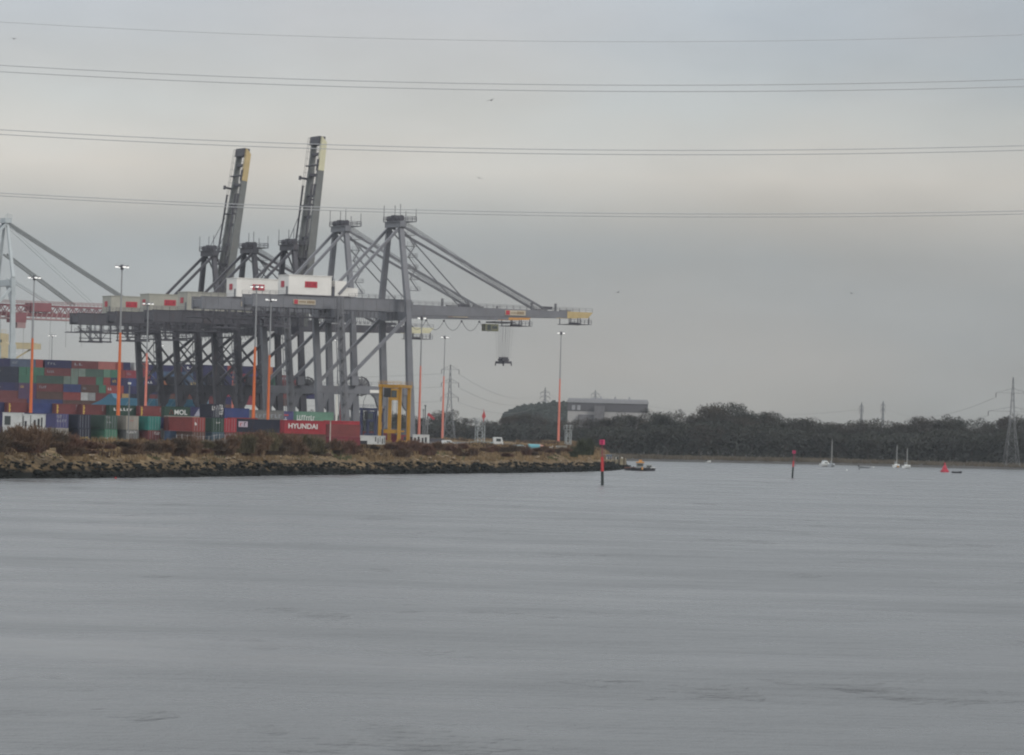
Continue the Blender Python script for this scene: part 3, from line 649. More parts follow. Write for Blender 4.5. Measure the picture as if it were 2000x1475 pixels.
    for v in (5, 7.2, 9.4, 11.6, 13.6): q.tube((us-.3, v-.25, za+2.3), (us-.3, v+.25, za+2.3), .85, n=12)
    q.box((us-1.2, 8.4, za+1.5), (us+.5, 10.2, za+3.2)); obj('sheave', q, st_d, mh)
    q = MB()
    for a_, b_ in (((us-1.6, 4, za+1.5), (us+3.9, 4, za+1.5)), ((us-1.6, 14.6, za+1.5), (us+3.9, 14.6, za+1.5)), ((us+3.9, 4, za+1.5), (us+3.9, 14.6, za+1.5)), ((us-1.6, 4, za+1.5), (us-1.6, 14.6, za+1.5))): q.rail(a_, b_, 1.3, 1.2, .09)
    for u_, v, hgt in ((us-1.5, 14.5, 4.6), (us-1, 8, 4.4), (us, 6.5, 4.8), (us+3.8, 4.2, 3.6), (us+2.8, 9, 3.0)): q.bar((u_, v, za+1.5), (u_, v, za+1.5+hgt), .13)
    obj('handrail', q, st_d, mh)
    for v in (5.3, 13.3): obj('backstay', MB().bar((us-.6, v, za-.3), (-G-1.2, v, gt+.9), .75, .75), m, c)
    # ladders and landings up the near mast
    ld = MB(); f = lambda z: Vector((us+1.0, 0+(5.3)*(z-gt)/(za-gt), z)); zs = [gt+2.5+i*(za-gt-5)/5 for i in range(6)]
    for i, z in enumerate(zs):
        p = f(z); ld.box((p.x-.2, p.y-.9, z), (p.x+2.6, p.y+.9, z+.12)); ld.rail((p.x-.2, p.y-.9, z), (p.x+2.6, p.y-.9, z), 1.1, 1.3, .07).rail((p.x+2.6, p.y-.9, z), (p.x+2.6, p.y+.9, z), 1.1, .9, .07)
        nz = zs[i+1] if i+1 < len(zs) else None
        if nz: q = f(nz); ld.bar(p+Vector((.1 if i % 2 else 2.2, -.5, .1)), q+Vector((2.2 if i % 2 else .1, -.5, .1)), .18, .3); ld.bar(p+Vector((.1 if i % 2 else 2.2, -.5, 1.2)), q+Vector((2.2 if i % 2 else .1, -.5, 1.2)), .08)
    obj('mast_ladder', ld, rail_a if A else st_d, c)
    # stair and lift tower on the landside near leg
    sw = MB(); g_ = lambda z: -G-2.2+(ul+G)*z/gt*.9
    for du in (0, 1.9):
        for v in (-2.6, -.9): sw.bar((g_(4)+du, v, 4), (g_(gt)+du, v, gt), .16)
    z = 4.5; k = 0
    while z < gt-3:
        u_ = g_(z); sw.box((u_, -2.6, z), (u_+1.9, -.9, z+.12)); a_, b_ = (0.1, 1.8) if k % 2 else (1.8, .1)
        sw.bar((u_+a_, -1.8, z+.1), (g_(z+3)+b_, -1.8, z+3), .3, .2).bar((u_+a_, -2.6, z+1.1), (g_(z+3)+b_, -2.6, z+4), .08); z += 3; k += 1
    obj('stair_tower', sw, st_d if not A else rail_a, c)
    obj('electrical_cabin', MB().box((-G+.2, -2.4, zp+.1), (-G+2.2, -.9, zp+2.6)), m, c)
    # boom
    hinge = Vector((1.3, 0, zg+.3)); LB = 56.7
    ang = R(up) if up else R(0.55)
    M = Matrix.Translation(hinge) @ Matrix.Rotation(-ang, 4, 'Y')
    def tf(mb): mb.v = [tuple(M @ Vector(p)) for p in mb.v]; return mb
    b = MB(); tl = 8.0 if not up else 10.0
    zb0, zt0, zb1, zt1 = -1.1, 1.9, -.55, 1.1
    zb = lambda u: zb0+(zb1-zb0)*u/LB
    ztp = lambda u: zt0+(zt1-zt0)*u/LB
    for v in (vn, vf):
        if up and v == vf: b.box((LB-tl+.01, v-.5, -.5), (LB, v+.5, 1.2))
        b.hexa([(0, v-.55, zb0), (LB-tl, v-.55, zb(LB-tl)), (LB-tl, v+.55, zb(LB-tl)), (0, v+.55, zb0), (0, v-.55, zt0), (LB-tl, v-.55, ztp(LB-tl)), (LB-tl, v+.55, ztp(LB-tl)), (0, v+.55, zt0)])
        b.box((0, v-.72, zb0-.12), (LB-tl-.1, v+.72, zb0-.02)) if False else None
    bm = obj('boom', tf(b), m if not up else mat('boom_mid_grey', (.15, .155, .15), .55, .1, .25, rust=.15), c)
    for k in range(9): u_ = 1+k*6.3; obj('boom_tie', tf(MB().box((u_, vn+.57, -.3), (u_+.7, vf-.57, .9))), m, c)
    b = MB()
    if up:
        b.box((LB-2.2, vn+.6, -.4), (LB+.3, vf+.5, 1.6))
        obj('end_frame', tf(b), m, c)
    mt = {'yellow': m_yel, 'orange': m_orange, 'cream': m_paley}[tipc]
    b = MB()
    for v in ((vn, vf) if not up else (vn,)):
        a_ = LB-tl+.01; b.hexa([(a_, v-.58, zb(a_)), (LB-1.4, v-.58, zb1), (LB-1.4, v+.58, zb1), (a_, v+.58, zb(a_)), (a_, v-.58, ztp(a_)), (LB+.2, v-.58, zt1), (LB+.2, v+.58, zt1), (a_, v+.58, ztp(a_))])
    obj('boom_tip', tf(b), mt, c)
    b = MB(); b.box((LB-7, vn-1, zb1-1.9), (LB-.5, vf+.8, zb1-1.75)).rail((LB-7, vn-1, zb1-1.75), (LB-.5, vn-1, zb1-1.75), 1.2, 1.0, .1)
    for u_ in (LB-6.6, LB-3.6, LB-.8):
        for v in (vn, vf): b.bar((u_, v, zb1-1.8), (u_, v, zb1+.2), .2)
    for k in range(5): b.tube((LB-6+k*1.1, vn+1+k, zb1-1.6), (LB-6+k*1.1, vn+1.8+k, zb1-1.6), .4, n=8)
    if not up: obj('tip_platform', tf(b), st_d, c)
    b = MB(); b.rail((0, vn-.6, zt0), (LB, vn-.6, zt1), 1.1, 2.1, .07).rail((0, vf+.6, zt0), (LB, vf+.6, zt1), 1.1, 2.1, .07)
    for u_ in (9.5, 17.5, 37.5, 45): b.box((u_, vn-.2, ztp(u_)), (u_+.5, vn+.4, ztp(u_)+2.1)); b.box((u_+1.6, vn-.4, ztp(u_)), (u_+5, vn+.5, ztp(u_)+.35))
    obj('handrail', tf(b), rail_a if A else st_d, c)
    if A:
        q = obj('signboard', tf(MB().box((29, vn-.78, -.35), (35.4, vn-.66, 1.1))), m_sign, bm); q['label'] = 'cream signboard with a red square and dark lettering on the boom'
        obj('red_square', tf(MB().box((29.2, vn-.86, -.2), (30.4, vn-.79, 1.0))), m_red, bm)
        q = MB()
        for k in range(5): q.box((30.8+k*.36, vn-.83, .15), (31.0+k*.36, vn-.79, .55))
        for k in range(5): q.box((32.7+k*.44, vn-.83, 0), (33.0+k*.44, vn-.79, .75))
        obj('sign_lettering', tf(q), m_text, bm)
    if not up:
        for v, va in ((vn, 5.3), (vf, 13.3)):
            e1 = M @ Vector((42.2, v, 1.5)); e2 = M @ Vector((18.3, v, 1.9)); a_ = Vector((us+.4, va, za))
            q = MB().bar(a_+Vector((0, -.45, 0)), e1+Vector((0, -.3, 0)), .14, .5).bar(a_+Vector((0, .45, 0)), e1+Vector((0, .3, 0)), .14, .5)
            obj('forestay', q, m, c)
            obj('inner_stay', MB().bar(a_+Vector((0, 0, -1)), e2, .3), m, c)
        q = MB()
        for v, s_ in ((7, 2), (8.2, 3.5), (9.4, 3), (10.6, 2.5), (11.6, 3.2)):
            e1 = M @ Vector((41, v, 1.6)); a_ = Vector((us+1, v, za+2)); pts = [a_.lerp(e1, i/10)-Vector((0, 0, s_*.25*(i/10)*(1-i/10))) for i in range(11)]; q.path(pts, .07, 4)
        obj('hoist_rope', q, m_cable, c)
        for u_ in (14, 40): obj('stay_bracket', MB().box(tuple(M @ Vector((u_+.8, vn-.3, 1.7))), tuple((M @ Vector((u_+.8, vn-.3, 1.7)))+Vector((3.2, .8, .8)))), st_d, c)
    else:
        q = MB()
        for v, va in ((vn, 5.3), (vf, 13.3)):
            e1 = M @ Vector((35, v, 2.0)); k1 = M @ Vector((17, v, 3.2))
            q.path([Vector((us+.3, va, za+.6)), e1], .1, 4)
            q.path([Vector((us+1.3, va, za+.6)), M @ Vector((27, v, 2.0))], .09, 4)
            obj('folded_stay', MB().bar(Vector((us+.5, va, za)), k1+Vector((.6, 0, 0)), .4, .45).bar(k1+Vector((.6, 0, 0)), M @ Vector((42.2, v, 2.5)), .35, .4), m, c)
        obj('hoist_rope', q, m_cable, c)
        for u_ in (20, 36, 48):
            q = MB().box((u_, vn-.7, ztp(u_)), (u_+.3, vf+.7, ztp(u_)+.9)); q.bar((u_, vn-.7, ztp(u_)+.9), (u_+2.2, vn-.7, ztp(u_)+.1), .1)
            obj('boom_platform', tf(q), st_d, c)
        obj('boom_arm', tf(MB().box((44, vf-.3, 1.2), (44.6, vf+.3, 3.8)).box((43.7, vf-.5, 3.4), (44.9, vf+.5, 3.9))), st_d, c)
    return c, M
crA, MA = crane('nearest grey gantry crane, rightmost, boom lowered with a yellow tip', 0, 'A', None, 'white', 'yellow')
crB, MBm = crane('grey gantry crane second from the right, boom lowered with an orange tip', 39, 'A', None, 'white', 'orange')
crC, _ = crane('dark gantry crane in the middle with its boom raised highest into the sky', 78, 'B', 84.6, 'cream', 'cream')
crD, _ = crane('dark gantry crane between the two with raised booms, its own boom lowered', 110, 'B', None, 'cream', 'cream')
crE, _ = crane('leftmost dark gantry crane, boom raised and ending in an ochre tip', 143.5, 'B', 82.6, 'cream', 'yellow')

# trolley, operator cab, ropes and spreader of the second crane
ft = MB(); 
for k in range(6):
    u0 = 10.5+k*5.7; u1 = u0+5.7
    pts = [MBm @ Vector((u0+(u1-u0)*i/10, 4.4, -1.3-2.9*(1-((i-5)/5)**2))) for i in range(11)]; ft.path(pts, .07, 4); p = MBm @ Vector((u0, 4.4, -1.4)); ft.tube(p+Vector((0,0,.2)), p-Vector((0,0,.4)), .3, n=6)
obj('festoon_cable', ft, m_cable, crB)
p = MBm @ Vector((42.5, 5, -1.1))
tr = obj('trolley', MB().box(tuple(p+Vector((2.2, .6, -.45))), tuple(p+Vector((8.6, 7.2, -.05)))), st_d, crB)
cab = obj('operator_cab', MB().box(tuple(p+Vector((-1.2, 0, -3.0))), tuple(p+Vector((3.0, 2.6, -.9)))), mat('cab_olive', (.16, .16, .10), .6), crB)
obj('cab_window', MB().box(tuple(p+Vector((-.6, -.06, -2.7))), tuple(p+Vector((.5, -.01, -1.2)))).box(tuple(p+Vector((1.0, -.06, -2.3))), tuple(p+Vector((2.6, -.01, -1.5)))), m_sglass, cab)
sp0 = MBm @ Vector((49.3, 9, -1.2)); zsp = 24.2
rp = MB()
for du in (-1.6, -.6, .6, 1.6):
    for dv in (-2.4, -.8, .8, 2.4): rp.bar((sp0.x+du*1.1, sp0.y+dv, sp0.z), (sp0.x+du*.8, sp0.y+dv*.8, zsp+1.3), .036)
obj('hoist_rope', rp, m_cable, crB)
wp = crB.matrix_basis @ Vector((sp0.x, sp0.y, 0)); wp = Vector(crB.location)+U*sp0.x+Vv*sp0.y
sq = thing('container_spreader', 'dark empty lifting spreader hanging on ropes below the orange boom tip', 'spreader', wp+Vector((0, 0, zsp)), YAW)
obj('spreader_frame', MB().box((-1.2, -3.05, -.3), (-.8, 3.05, .3)).box((.8, -3.05, -.3), (1.2, 3.05, .3)).box((-1.2, -3.1, -.35), (1.2, -2.6, .35)).box((-1.2, 2.6, -.35), (1.2, 3.1, .35)).box((-1, -1.2, -.2), (1, 1.2, .5)), st_d, sq)
obj('headblock', MB().box((-1.1, -1.6, .52), (1.1, 1.6, 1.0)).tube((-.9, -1.1, 1.2), (.9, -1.1, 1.2), .4).tube((-.9, 1.1, 1.2), (.9, 1.1, 1.2), .4), st_d, sq)
for a in (-1, 1):
    for b in (-2.85, 2.85): obj('flipper', MB().box((a*1.25-.1, b-.15, -1.0), (a*1.25+.1, b+.15, -.2)), st_d, sq)

# the tall white crane far left
m_wst = mat('crane_white', (.42, .46, .47), .5, .08, .3); m_bred = mat('boom_red', (.235, .085, .095), .55, .12, .3); m_pink = mat('boom_faded_red', (.34, .22, .215), .6, .12, .3)
m_stay = mat('stay_grey', (.20, .215, .215), .6, .08, .3); t6 = 349; o6 = ORG+Vv*t6
c6 = thing('gantry_crane', 'tall pale white gantry crane at the left edge with a red lattice boom', 'crane', o6, YAW, 'ship-to-shore gantry cranes on the quay')
V6, G6 = 17.0, 28.0
for v in (0, V6):
    obj('leg', MB().bar((0, v, .5), (-.4, v, 30), 2.6, 2.6, 2.2, 2.2).bar((-.4, v, 30), (-.8, v, 54), 1.7, 1.7, 1.4, 1.4), m_wst, c6)
    obj('leg', MB().bar((-G6, v, .5), (-G6-.5, v, 52), 2.4, 2.4, 1.6, 1.6), m_wst, c6)
    obj('mast', MB().bar((-.8, v, 54.05), (-1.2, 7 if v == 0 else 10, 74), 1.1, 1.1, .8, .8), m_wst, c6)
    obj('portal_beam', MB().box((-G6+1.2, v-.9, 15), (-1.4, v+.9, 17.6)), m_wst, c6)
    obj('brace', MB().bar((-1.6, v, 50), (-G6+.6, v, 19), .9), m_wst, c6)
obj('cross_beam', MB().box((-1.7, 1, 51), (.1, V6-1, 53.2)).prism([Vector((-.8, 1.0, 51)), Vector((-.8, 8, 51)), Vector((-.8, 1.0, 43))], (.3, 0, 0)), m_wst, c6)
obj('sill_beam', MB().box((-1, 1.5, 2), (1, V6-1.5, 4.2)), m_wst, c6)
obj('mast_head', MB().box((-2.4, 5.6, 73.6), (0, 11.4, 75.4)).rail((-2.4, 5.6, 75.4), (0, 5.6, 75.4), 1.2, .8, .1).bar((-1.5, 6, 75), (-1.5, 6, 77.5), .15), m_wst, c6)
bo = MB()
for v in (6, 12):
    bo.box((-32, v-.3, 40.6), (62, v+.3, 41.9)); bo.box((-32, v-.2, 44.2), (62, v+.2, 44.7))
    k = -32
    while k < 60: bo.bar((k, v, 41.9), (k+1.5, v, 44.2), .3).bar((k+1.5, v, 44.2), (k+3, v, 41.9), .3); k += 3
obj('boom', bo, m_bred, c6)
q = MB()
for v in (5.5, 12.6): q.rail((-32, v, 44.75), (62, v, 44.75), 1.3, 1.5, .14); q.box((-32, v-.4, 39.4), (62, v+.3, 39.9))
k = -30
while k < 60: q.bar((k, 5.3, 39.9), (k+.8, 5.3, 42.6), .35); k += 1.9
obj('walkway', q, m_pink, c6)
obj('trolley', MB().box((8, 4.6, 42.3), (15.5, 12.5, 45.4)), m_bred, c6); obj('trolley', MB().box((0.5, 4.2, 38.2), (6, 10, 41.5)), m_bred, c6)
obj('operator_cab', MB().box((2.4, 3.6, 36.2), (5.6, 6.6, 38.15)), m_pink, c6)
for v in (6.5, 10.5):
    obj('forestay', MB().bar((-1, v, 73.8), (47.5, v, 46.5), .6, .75), m_stay, c6)
    obj('inner_stay', MB().bar((-1, v, 73), (33, v, 45.2), .16), m_wst, c6)
    obj('forestay', MB().bar((-1.2, v, 62.5), (25, v, 45.2), .6, .65), m_stay, c6)
    obj('backstay', MB().bar((-1.4, v, 73.6), (-G6, v, 45.5), .8), m_wst, c6)
    obj('brace', MB().bar((.2, v, 54), (16, v, 45.4), .5), m_wst, c6)
q = MB()
for u_ in (6, 9, 16, 22, 28): q.bar((u_, 7, 39.5), (u_, 7, 22 if u_ < 20 else 30), .1)
obj('hoist_rope', q, mat('rope_pale', (.25, .25, .25), .6), c6)

# pale yellow dockside crane behind the stacks, left edge
D = 1540; m_pyel = mat('pale_yellow_steel', (.50, .42, .26), .6, .08, .3); s_ = F/D
t = thing('dockside_crane', 'pale yellow dockside crane with a short level jib, behind the tall container stacks', 'crane', (xat(8, D, 20), D, G0))
X0 = t.location.x; lz = lambda y, x=20: at(x, y, D).z-G0; lx = lambda x, y=680: at(x, y, D).x-X0
obj('tower', MB().box((lx(-14), 0, 0), (lx(8), 7, lz(698))), m_pyel, t)
obj('engine_house', MB().prism([Vector((lx(-25), 0, lz(699))), Vector((lx(20), 0, lz(699))), Vector((lx(20), 0, lz(676))), Vector((lx(12), 0, lz(668))), Vector((lx(12), 0, lz(652))), Vector((lx(-25), 0, lz(648)))], (0, 7, 0)), m_pyel, t)
obj('jib', MB().box((lx(20), 2, lz(681)), (lx(77), 5, lz(670))).box((lx(20), 1.9, lz(670)), (lx(70), 5.1, lz(668.6))), m_pyel, t)
obj('strut', MB().bar((lx(30), 3.5, lz(699)), (lx(58), 3.5, lz(681)), .6), m_pyel, t)
obj('cab_window', MB().box((lx(-2), -.08, lz(669)), (lx(3), -.01, lz(664))), m_sglass, t)
obj('handrail', MB().rail((lx(-20), 0, lz(652)+.3), (lx(11), 0, lz(652)+.3), 1.2, 1.2, .1), m_pyel, t)

# ------------------------------------------------------------------ containers
CC = {'red': (.30,.05,.045),'maroon': (.17,.04,.042),'dark red': (.21,.045,.045),'crimson': (.27,.035,.055),'bright red': (.40,.028,.045),'salmon': (.40,.13,.11),'orange': (.42,.15,.07),'navy': (.028,.026,.095),'dark navy': (.018,.022,.045),
      'blue': (.035,.055,.19),'violet-blue': (.075,.07,.20),'steel blue': (.065,.115,.20),'grey-blue': (.10,.13,.20),'green': (.06,.19,.12),'pale green': (.13,.27,.19),'dark green': (.022,.065,.045),'mid green': (.06,.11,.085),'grey-green': (.18,.24,.20),'teal': (.02,.22,.185),
      'white': (.5,.51,.50),'grey': (.17,.17,.165),'pale grey': (.30,.31,.31),'beige': (.34,.31,.26),'brown': (.12,.06,.045),'yellow': (.42,.28,.10),'purple': (.09,.045,.11),'teal-blue': (.055,.10,.14)}
def cm(c):
    g_ = sum(CC[c])/3; return mat('paint_'+c.replace(' ', '_'), tuple((g_*.08+v*.92)*.84 for v in CC[c]), .55, .12, .5, rust=.22, objvar=.12)
m_mark_w = mat('lettering_white', (.62,.62,.60), .6, .05); m_mark_y = mat('lettering_yellow', (.58,.40,.09), .6, .05); m_mark_dim = mat('lettering_faded', (.26,.27,.29), .6, .05); m_mark_r = mat('lettering_red', (.4,.06,.06), .6, .05); m_gold = mat('lettering_gold', (.45,.37,.22), .6, .05)
BOD = {}
def body_mesh(w, d, h, corr_x=True):
    k = (w, d, h)
    if k in BOD: return BOD[k]
    b = MB(); e = .06
    # corner posts and rails, panels corrugated
    b.box((0, 0, 0), (w, d, .16)); b.box((0, 0, h-.12), (w, d, h))
    for x in (0, w-.14):
        for y in (0, d-.14): b.box((x+.002, y+.002, .161), (x+.138, y+.138, h-.121))
    n = int((w-.28)/.28); st = (w-.28)/max(1, n)
    pts = []
    for i in range(n):
        x = .14+i*st; pts += [(x, e), (x+st*.35, e), (x+st*.5, e+.05), (x+st*.85, e+.05)]
    pts.append((w-.14, e)); ny = int((d-.28)/.28); sy = (d-.28)/max(1, ny)
    for i in range(ny):
        y = .14+i*sy; pts += [(w-e, y), (w-e, y+sy*.35), (w-e-.05, y+sy*.5), (w-e-.05, y+sy*.85)]
    pts.append((w-e, d-.14)); pts += [(w-.14, d-e), (.14, d-e)]
    for i in reversed(range(ny)):
        y = .14+i*sy; pts += [(e+.05, y+sy*.85), (e+.05, y+sy*.5), (e, y+sy*.35), (e, y)]
    k0 = len(b.v); m_ = len(pts)
    b.v += [(x, y, .161) for x, y in pts]+[(x, y, h-.121) for x, y in pts]
    for i in range(m_): j = (i+1) % m_; b.f.append((k0+i, k0+j, k0+m_+j, k0+m_+i))
    BOD[k] = b.mesh('body'); return BOD[k]
def bars(n, x0, x1, z0, z1, y=-.02):
    b = MB(); s_ = (x1-x0)/n
    for i in range(n):
        hh = (z1-z0)*random.choice((1, 1, .8)); k = random.random()
        b.box((x0+i*s_, y, z0), (x0+i*s_+s_*.28, y+.02, z0+hh)); b.box((x0+i*s_, y-.001, z0+hh*(.0 if k < .5 else .8)), (x0+i*s_+s_*.72, y+.02, z0+hh*(.22 if k < .5 else 1)))
    return b
def container(pos, kind, color, tier, label, L=None, h=2.59, extra=None, simple=False, group='shipping containers', yaw=YAW):
    if kind == 'E': w, d = 2.44, (L or 12.19)
    else: w, d = (L or 6.06), 2.44
    t = thing('shipping_container', label, 'container', (pos.x, pos.y, pos.z), yaw, group)
    bm_ = body_mesh(w, d, h); me = CACHE.get((w, d, h, color))
    if me is None: me = bm_.copy(); me.materials.append(cm(color)); CACHE[(w, d, h, color)] = me
    obj('body', me, None, t)
    if kind == 'E' and not simple:
        q = MB()
        for x in (.1, 1.24): q.box((x, -.03, .17), (x+1.09, .015, h-.13))
        dr = obj('door', q, cm(color), t)
        q = MB()
        for x in (.4, .9, 1.5, 2.0): q.bar((x, -.06, .15), (x, -.06, h-.12), .045)
        obj('lock_rod', q, m_mark_dim, dr)
    if extra: extra(t, w, d, h)
    return t
def ground_at(x, D, z): return Vector((xat(x, D, z+1.3), D, z))
def x_bars(spec):   # list of (n, x0, x1, z0, z1, mat)
    def f(t, w, d, h):
        for n, x0, x1, z0, z1, m in spec: obj('lettering', bars(n, x0*w, x1*w, z0*h, z1*h, -.075), m, t)
    return f
def x_text(txt, fx, fz, size, m, pre=None):
    def f(t, w, d, h):
        o = obj('lettering', text_mesh(txt, size), m, t); o.rotation_euler = (math.pi/2, 0, 0); o.location = (fx*w, -.03, fz*h)
        if pre: pre(t, w, d, h)
    return f
def x_stripe(t, w, d, h):   # vertical yellow name on the left post and small mark on the right
    q = MB()
    for i in range(5): q.box((.32, -.03, .3+i*.42), (.72 if i % 2 else .6, .0, .3+i*.42+.34))
    obj('lettering', q, m_mark_y, t); obj('lettering', bars(1, w-1.0, w-.75, h*.45, h*.92, -.03), m_mark_dim, t)
H0 = 2.59
def C(kind, x, D, tier, color, label, L=None, extra=None, h=2.59, z=None):
    z = G0+.02+(tier-1)*2.60 if z is None else z
    return container(ground_at(x, D, z), kind, color, tier, label, L, h, extra)
# near row: ends towards the river, straddle-carrier aisles between them
def near_pair(x, D, c2, lab2, c1, lab1, ex2=None, ex1=None, c3=None, lab3=None, ex3=None):
    C('E', x, D, 1, c1, lab1, extra=ex1); C('E', x, D, 2, c2, lab2, extra=ex2)
    if c3: C('E', x, D, 3, c3, lab3, L=6.06, extra=ex3)
near_pair(109, 757, 'violet-blue', 'violet-blue container end with faded white lettering, right of the white cabin', 'beige', 'beige container end half hidden by bushes under the violet-blue one', x_bars([(4,.08,.5,.72,.92,m_mark_dim),(4,.1,.9,.42,.6,m_mark_dim)]))
near_pair(152.5, 757, 'dark navy', 'plain dark navy container end between the violet-blue and dark green ones', 'dark navy', 'dark navy container end with yellow lettering low on its doors', None, x_bars([(6,.18,.86,.28,.42,m_mark_y)]))
near_pair(178.5, 772, 'dark green', 'dark green container with a pale emblem, just left of the mid-green end', 'dark green', 'dark green container low down with short yellow lettering', x_bars([(2,.1,.5,.35,.6,m_mark_dim)]), x_bars([(4,.1,.6,.28,.42,m_mark_y)]))
near_pair(204.5, 757, 'mid green', 'mid-green container end left of the foremost orange mast', 'green', 'lighter green container end beneath the mid-green one, pale lettering', x_bars([(3,.1,.5,.8,.92,m_mark_dim),(2,.15,.6,.45,.55,m_mark_dim)]), x_bars([(7,.05,.95,.3,.4,m_mark_w)]))
near_pair(246.5, 757, 'beige', 'pale beige container end with small red letters, right of the foremost orange mast', 'grey', 'grey container end with white lettering under the pale beige one', x_bars([(4,.3,.62,.62,.7,m_mark_r)]), x_bars([(6,.05,.85,.76,.92,m_mark_w)]))
near_pair(289, 757, 'teal', 'bright teal container end, the only turquoise-green one', 'maroon', 'maroon container end with small white letters under the teal one', None, x_bars([(4,.5,.95,.7,.9,m_mark_w)]))
near_pair(376, 745, 'red', 'rust-red container end with a small white star', 'brown', 'brown container end behind the bushes under the white-star one', lambda t, w, d, h: obj('emblem', MB().prism([Vector((.5+.0, -.05, 1.75)), Vector((.42, -.05, 1.5)), Vector((.55, -.05, 1.1)), Vector((.8, -.05, 1.25)), Vector((.72, -.05, 1.5))], (0, .03, 0)), m_mark_w, t))
C('S', 330, 752, 1, 'steel blue', 'steel blue container low behind bushes, left of the brown one', L=6.06, h=2.59)
C('S', 328.5, 757, 2, 'maroon', 'maroon container side between the teal end and the white-star end', L=4.9)
near_pair(413.5, 757, 'dark green', 'dark green container end with two white marks, below the one with reefer markings', 'teal-blue', 'dull teal-blue container end under the dark green one, behind bushes', x_bars([(2,.35,.75,.62,.72,m_mark_w)]), x_bars([(3,.1,.5,.7,.82,m_mark_dim)]), 'dark navy', 'black-blue refrigerated container end covered in white markings, highest of the near rows', x_bars([(2,.02,.3,.55,.85,m_mark_w),(3,.6,.95,.62,.95,m_mark_w),(3,.62,.95,.25,.55,m_mark_w),(5,.3,.6,.05,.9,m_mark_dim)]))
C('E', 438.5, 775, 2, 'bright red', 'bright red container end right beside the dark green one with two white marks'); C('E', 438.5, 775, 1, 'maroon', 'maroon container end under the bright red one beside the green stack')
def fe(t, w, d, h):
    obj('logo_panel', MB().box((1.7, -.03, 1.0), (3.6, -.005, 2.1)), mat('logo_lilac', (.42,.36,.42), .6, .05), t); obj('lettering', bars(1, 2.0, 2.7, 1.15, 1.95, -.05), m_mark_r, t); obj('lettering', bars(1, 2.85, 3.4, 1.15, 1.95, -.05), cm('dark navy'), t)
C('S', 450, 800, 2, 'dark navy', 'long dark navy container with a square lilac and red logo', L=12.19, extra=fe)
C('S', 450, 800, 1, 'maroon', 'long maroon container beneath the navy one with the lilac logo', L=12.19)
def hy_x(t, w, d, h):
    o = obj('lettering', text_mesh('HYUNDAI', 1.36), m_mark_w, t); o.rotation_euler = (math.pi/2, 0, 0); o.location = (.7, -.03, 1.0); o.scale = (1.02, 1, 1)
C('S', 556, 790, 2, 'bright red', 'long bright red container with large white HYUNDAI lettering', L=12.19, extra=hy_x)
C('S', 556, 790, 1, 'brown', 'long brown container hidden in bushes under the HYUNDAI one', L=12.19)
C('S', 641, 838, 1, 'maroon', 'maroon container under the bright red one at the foot of the orange-red mast', L=7.0); C('S', 641, 838, 2, 'bright red', 'plain bright red container peeping above the dull maroon one, right of HYUNDAI', L=7.0, h=2.75)
C('S', 646, 772, 1, 'crimson', 'faded crimson container at ground level, right end of the near row', L=6.06, h=2.3); C('S', 646, 772, 2, 'dark red', 'dull dark red container at the right end of the near row, on the crimson one', L=6.06, h=2.3, z=G0+2.33)
C('S', 698, 1180, 1, 'maroon', 'maroon container seen below the dark blue straddle carrier', L=6.06, h=2.9); C('S', 752, 1150, 1, 'crimson', 'crimson container seen through the legs of the yellow straddle carrier', L=8, h=2.9)
C('S', 0-30, 800, 1, 'navy', 'long navy container, lowest behind the white cabins', L=12.19); C('S', 0-30, 800, 2, 'navy', 'long navy container behind and above the white cabins, left part', L=12.19, h=2.7)
C('S', 78, 806, 2, 'navy', 'navy container side showing between the white cabin and the violet-blue end', L=3.2, h=2.7); C('S', 78, 806, 1, 'dark navy', 'dark navy container under the navy one beside the white cabin', L=3.2)
C('S', 328, 850, 2, 'beige', 'dingy beige container with gold lettering behind the white-star container', L=8.6, h=2.9, extra=lambda t, w, d, h: obj('lettering', bars(7, 5.6, 8.3, 1.9, 2.75, -.03), m_gold, t)); C('S', 328, 850, 1, 'grey', 'grey container beneath the beige one with gold lettering', L=8.6)
# third tier of the row behind, most of them red with yellow names
row3 = [(-32,'navy','dark navy container with faint mark, third tier, at the left frame edge',None),(15,'dark red','dark red container with yellow vertical lettering, nearest to the left frame edge',x_stripe),(62,'blue','plain blue container between the first two dark red ones of the third tier',None),
 (108.5,'maroon','dark red container with yellow vertical lettering, directly right of the plain blue one',x_stripe),(160,'maroon','dark red container with yellow vertical lettering, directly left of the dark green one',x_stripe),(214,'dark green','dark green container with white lettering behind the foremost orange mast',x_bars([(6,.15,.85,.5,.75,m_mark_w)])),
 (273,'dark red','dark red container with yellow vertical lettering, directly left of the MOL one',x_stripe),(372,'navy','navy container with a pale lilac triangular emblem, right of the MOL one',lambda t, w, d, h: obj('emblem', MB().prism([Vector((.9, -.03, .5)), Vector((2.4, -.03, .5)), Vector((2.1, -.03, 2.3))], (0, .02, 0)), mat('emblem_lilac', (.3,.3,.36), .6), t)),
 (440,'blue','blue container just right of the black-blue refrigerated end',None)]
for x, c, lab, ex in row3: C('S', x, 960, 3, c, lab, L=6.06 if x != 214 else 6.9, extra=ex)
def mol_x(t, w, d, h):
    o = obj('lettering', text_mesh('MOL', 1.55), m_mark_w, t); o.rotation_euler = (math.pi/2, 0, 0); o.location = (2.3, -.03, .75)
    q = MB(); 
    for s_ in (-1, 1): q.bar((1.6+s_*.45, -.03, .8), (1.6+s_*.1, -.03, 1.85), .16, .03)
    q.bar((1.15, -.03, .9), (2.05, -.03, .9), .16, .03); obj('emblem', q, m_mark_r, t)
C('S', 322, 955, 3, 'dark green', 'dark green container with white MOL lettering', L=6.3, extra=mol_x)
hid = ['maroon','navy','blue','brown','dark green','grey']
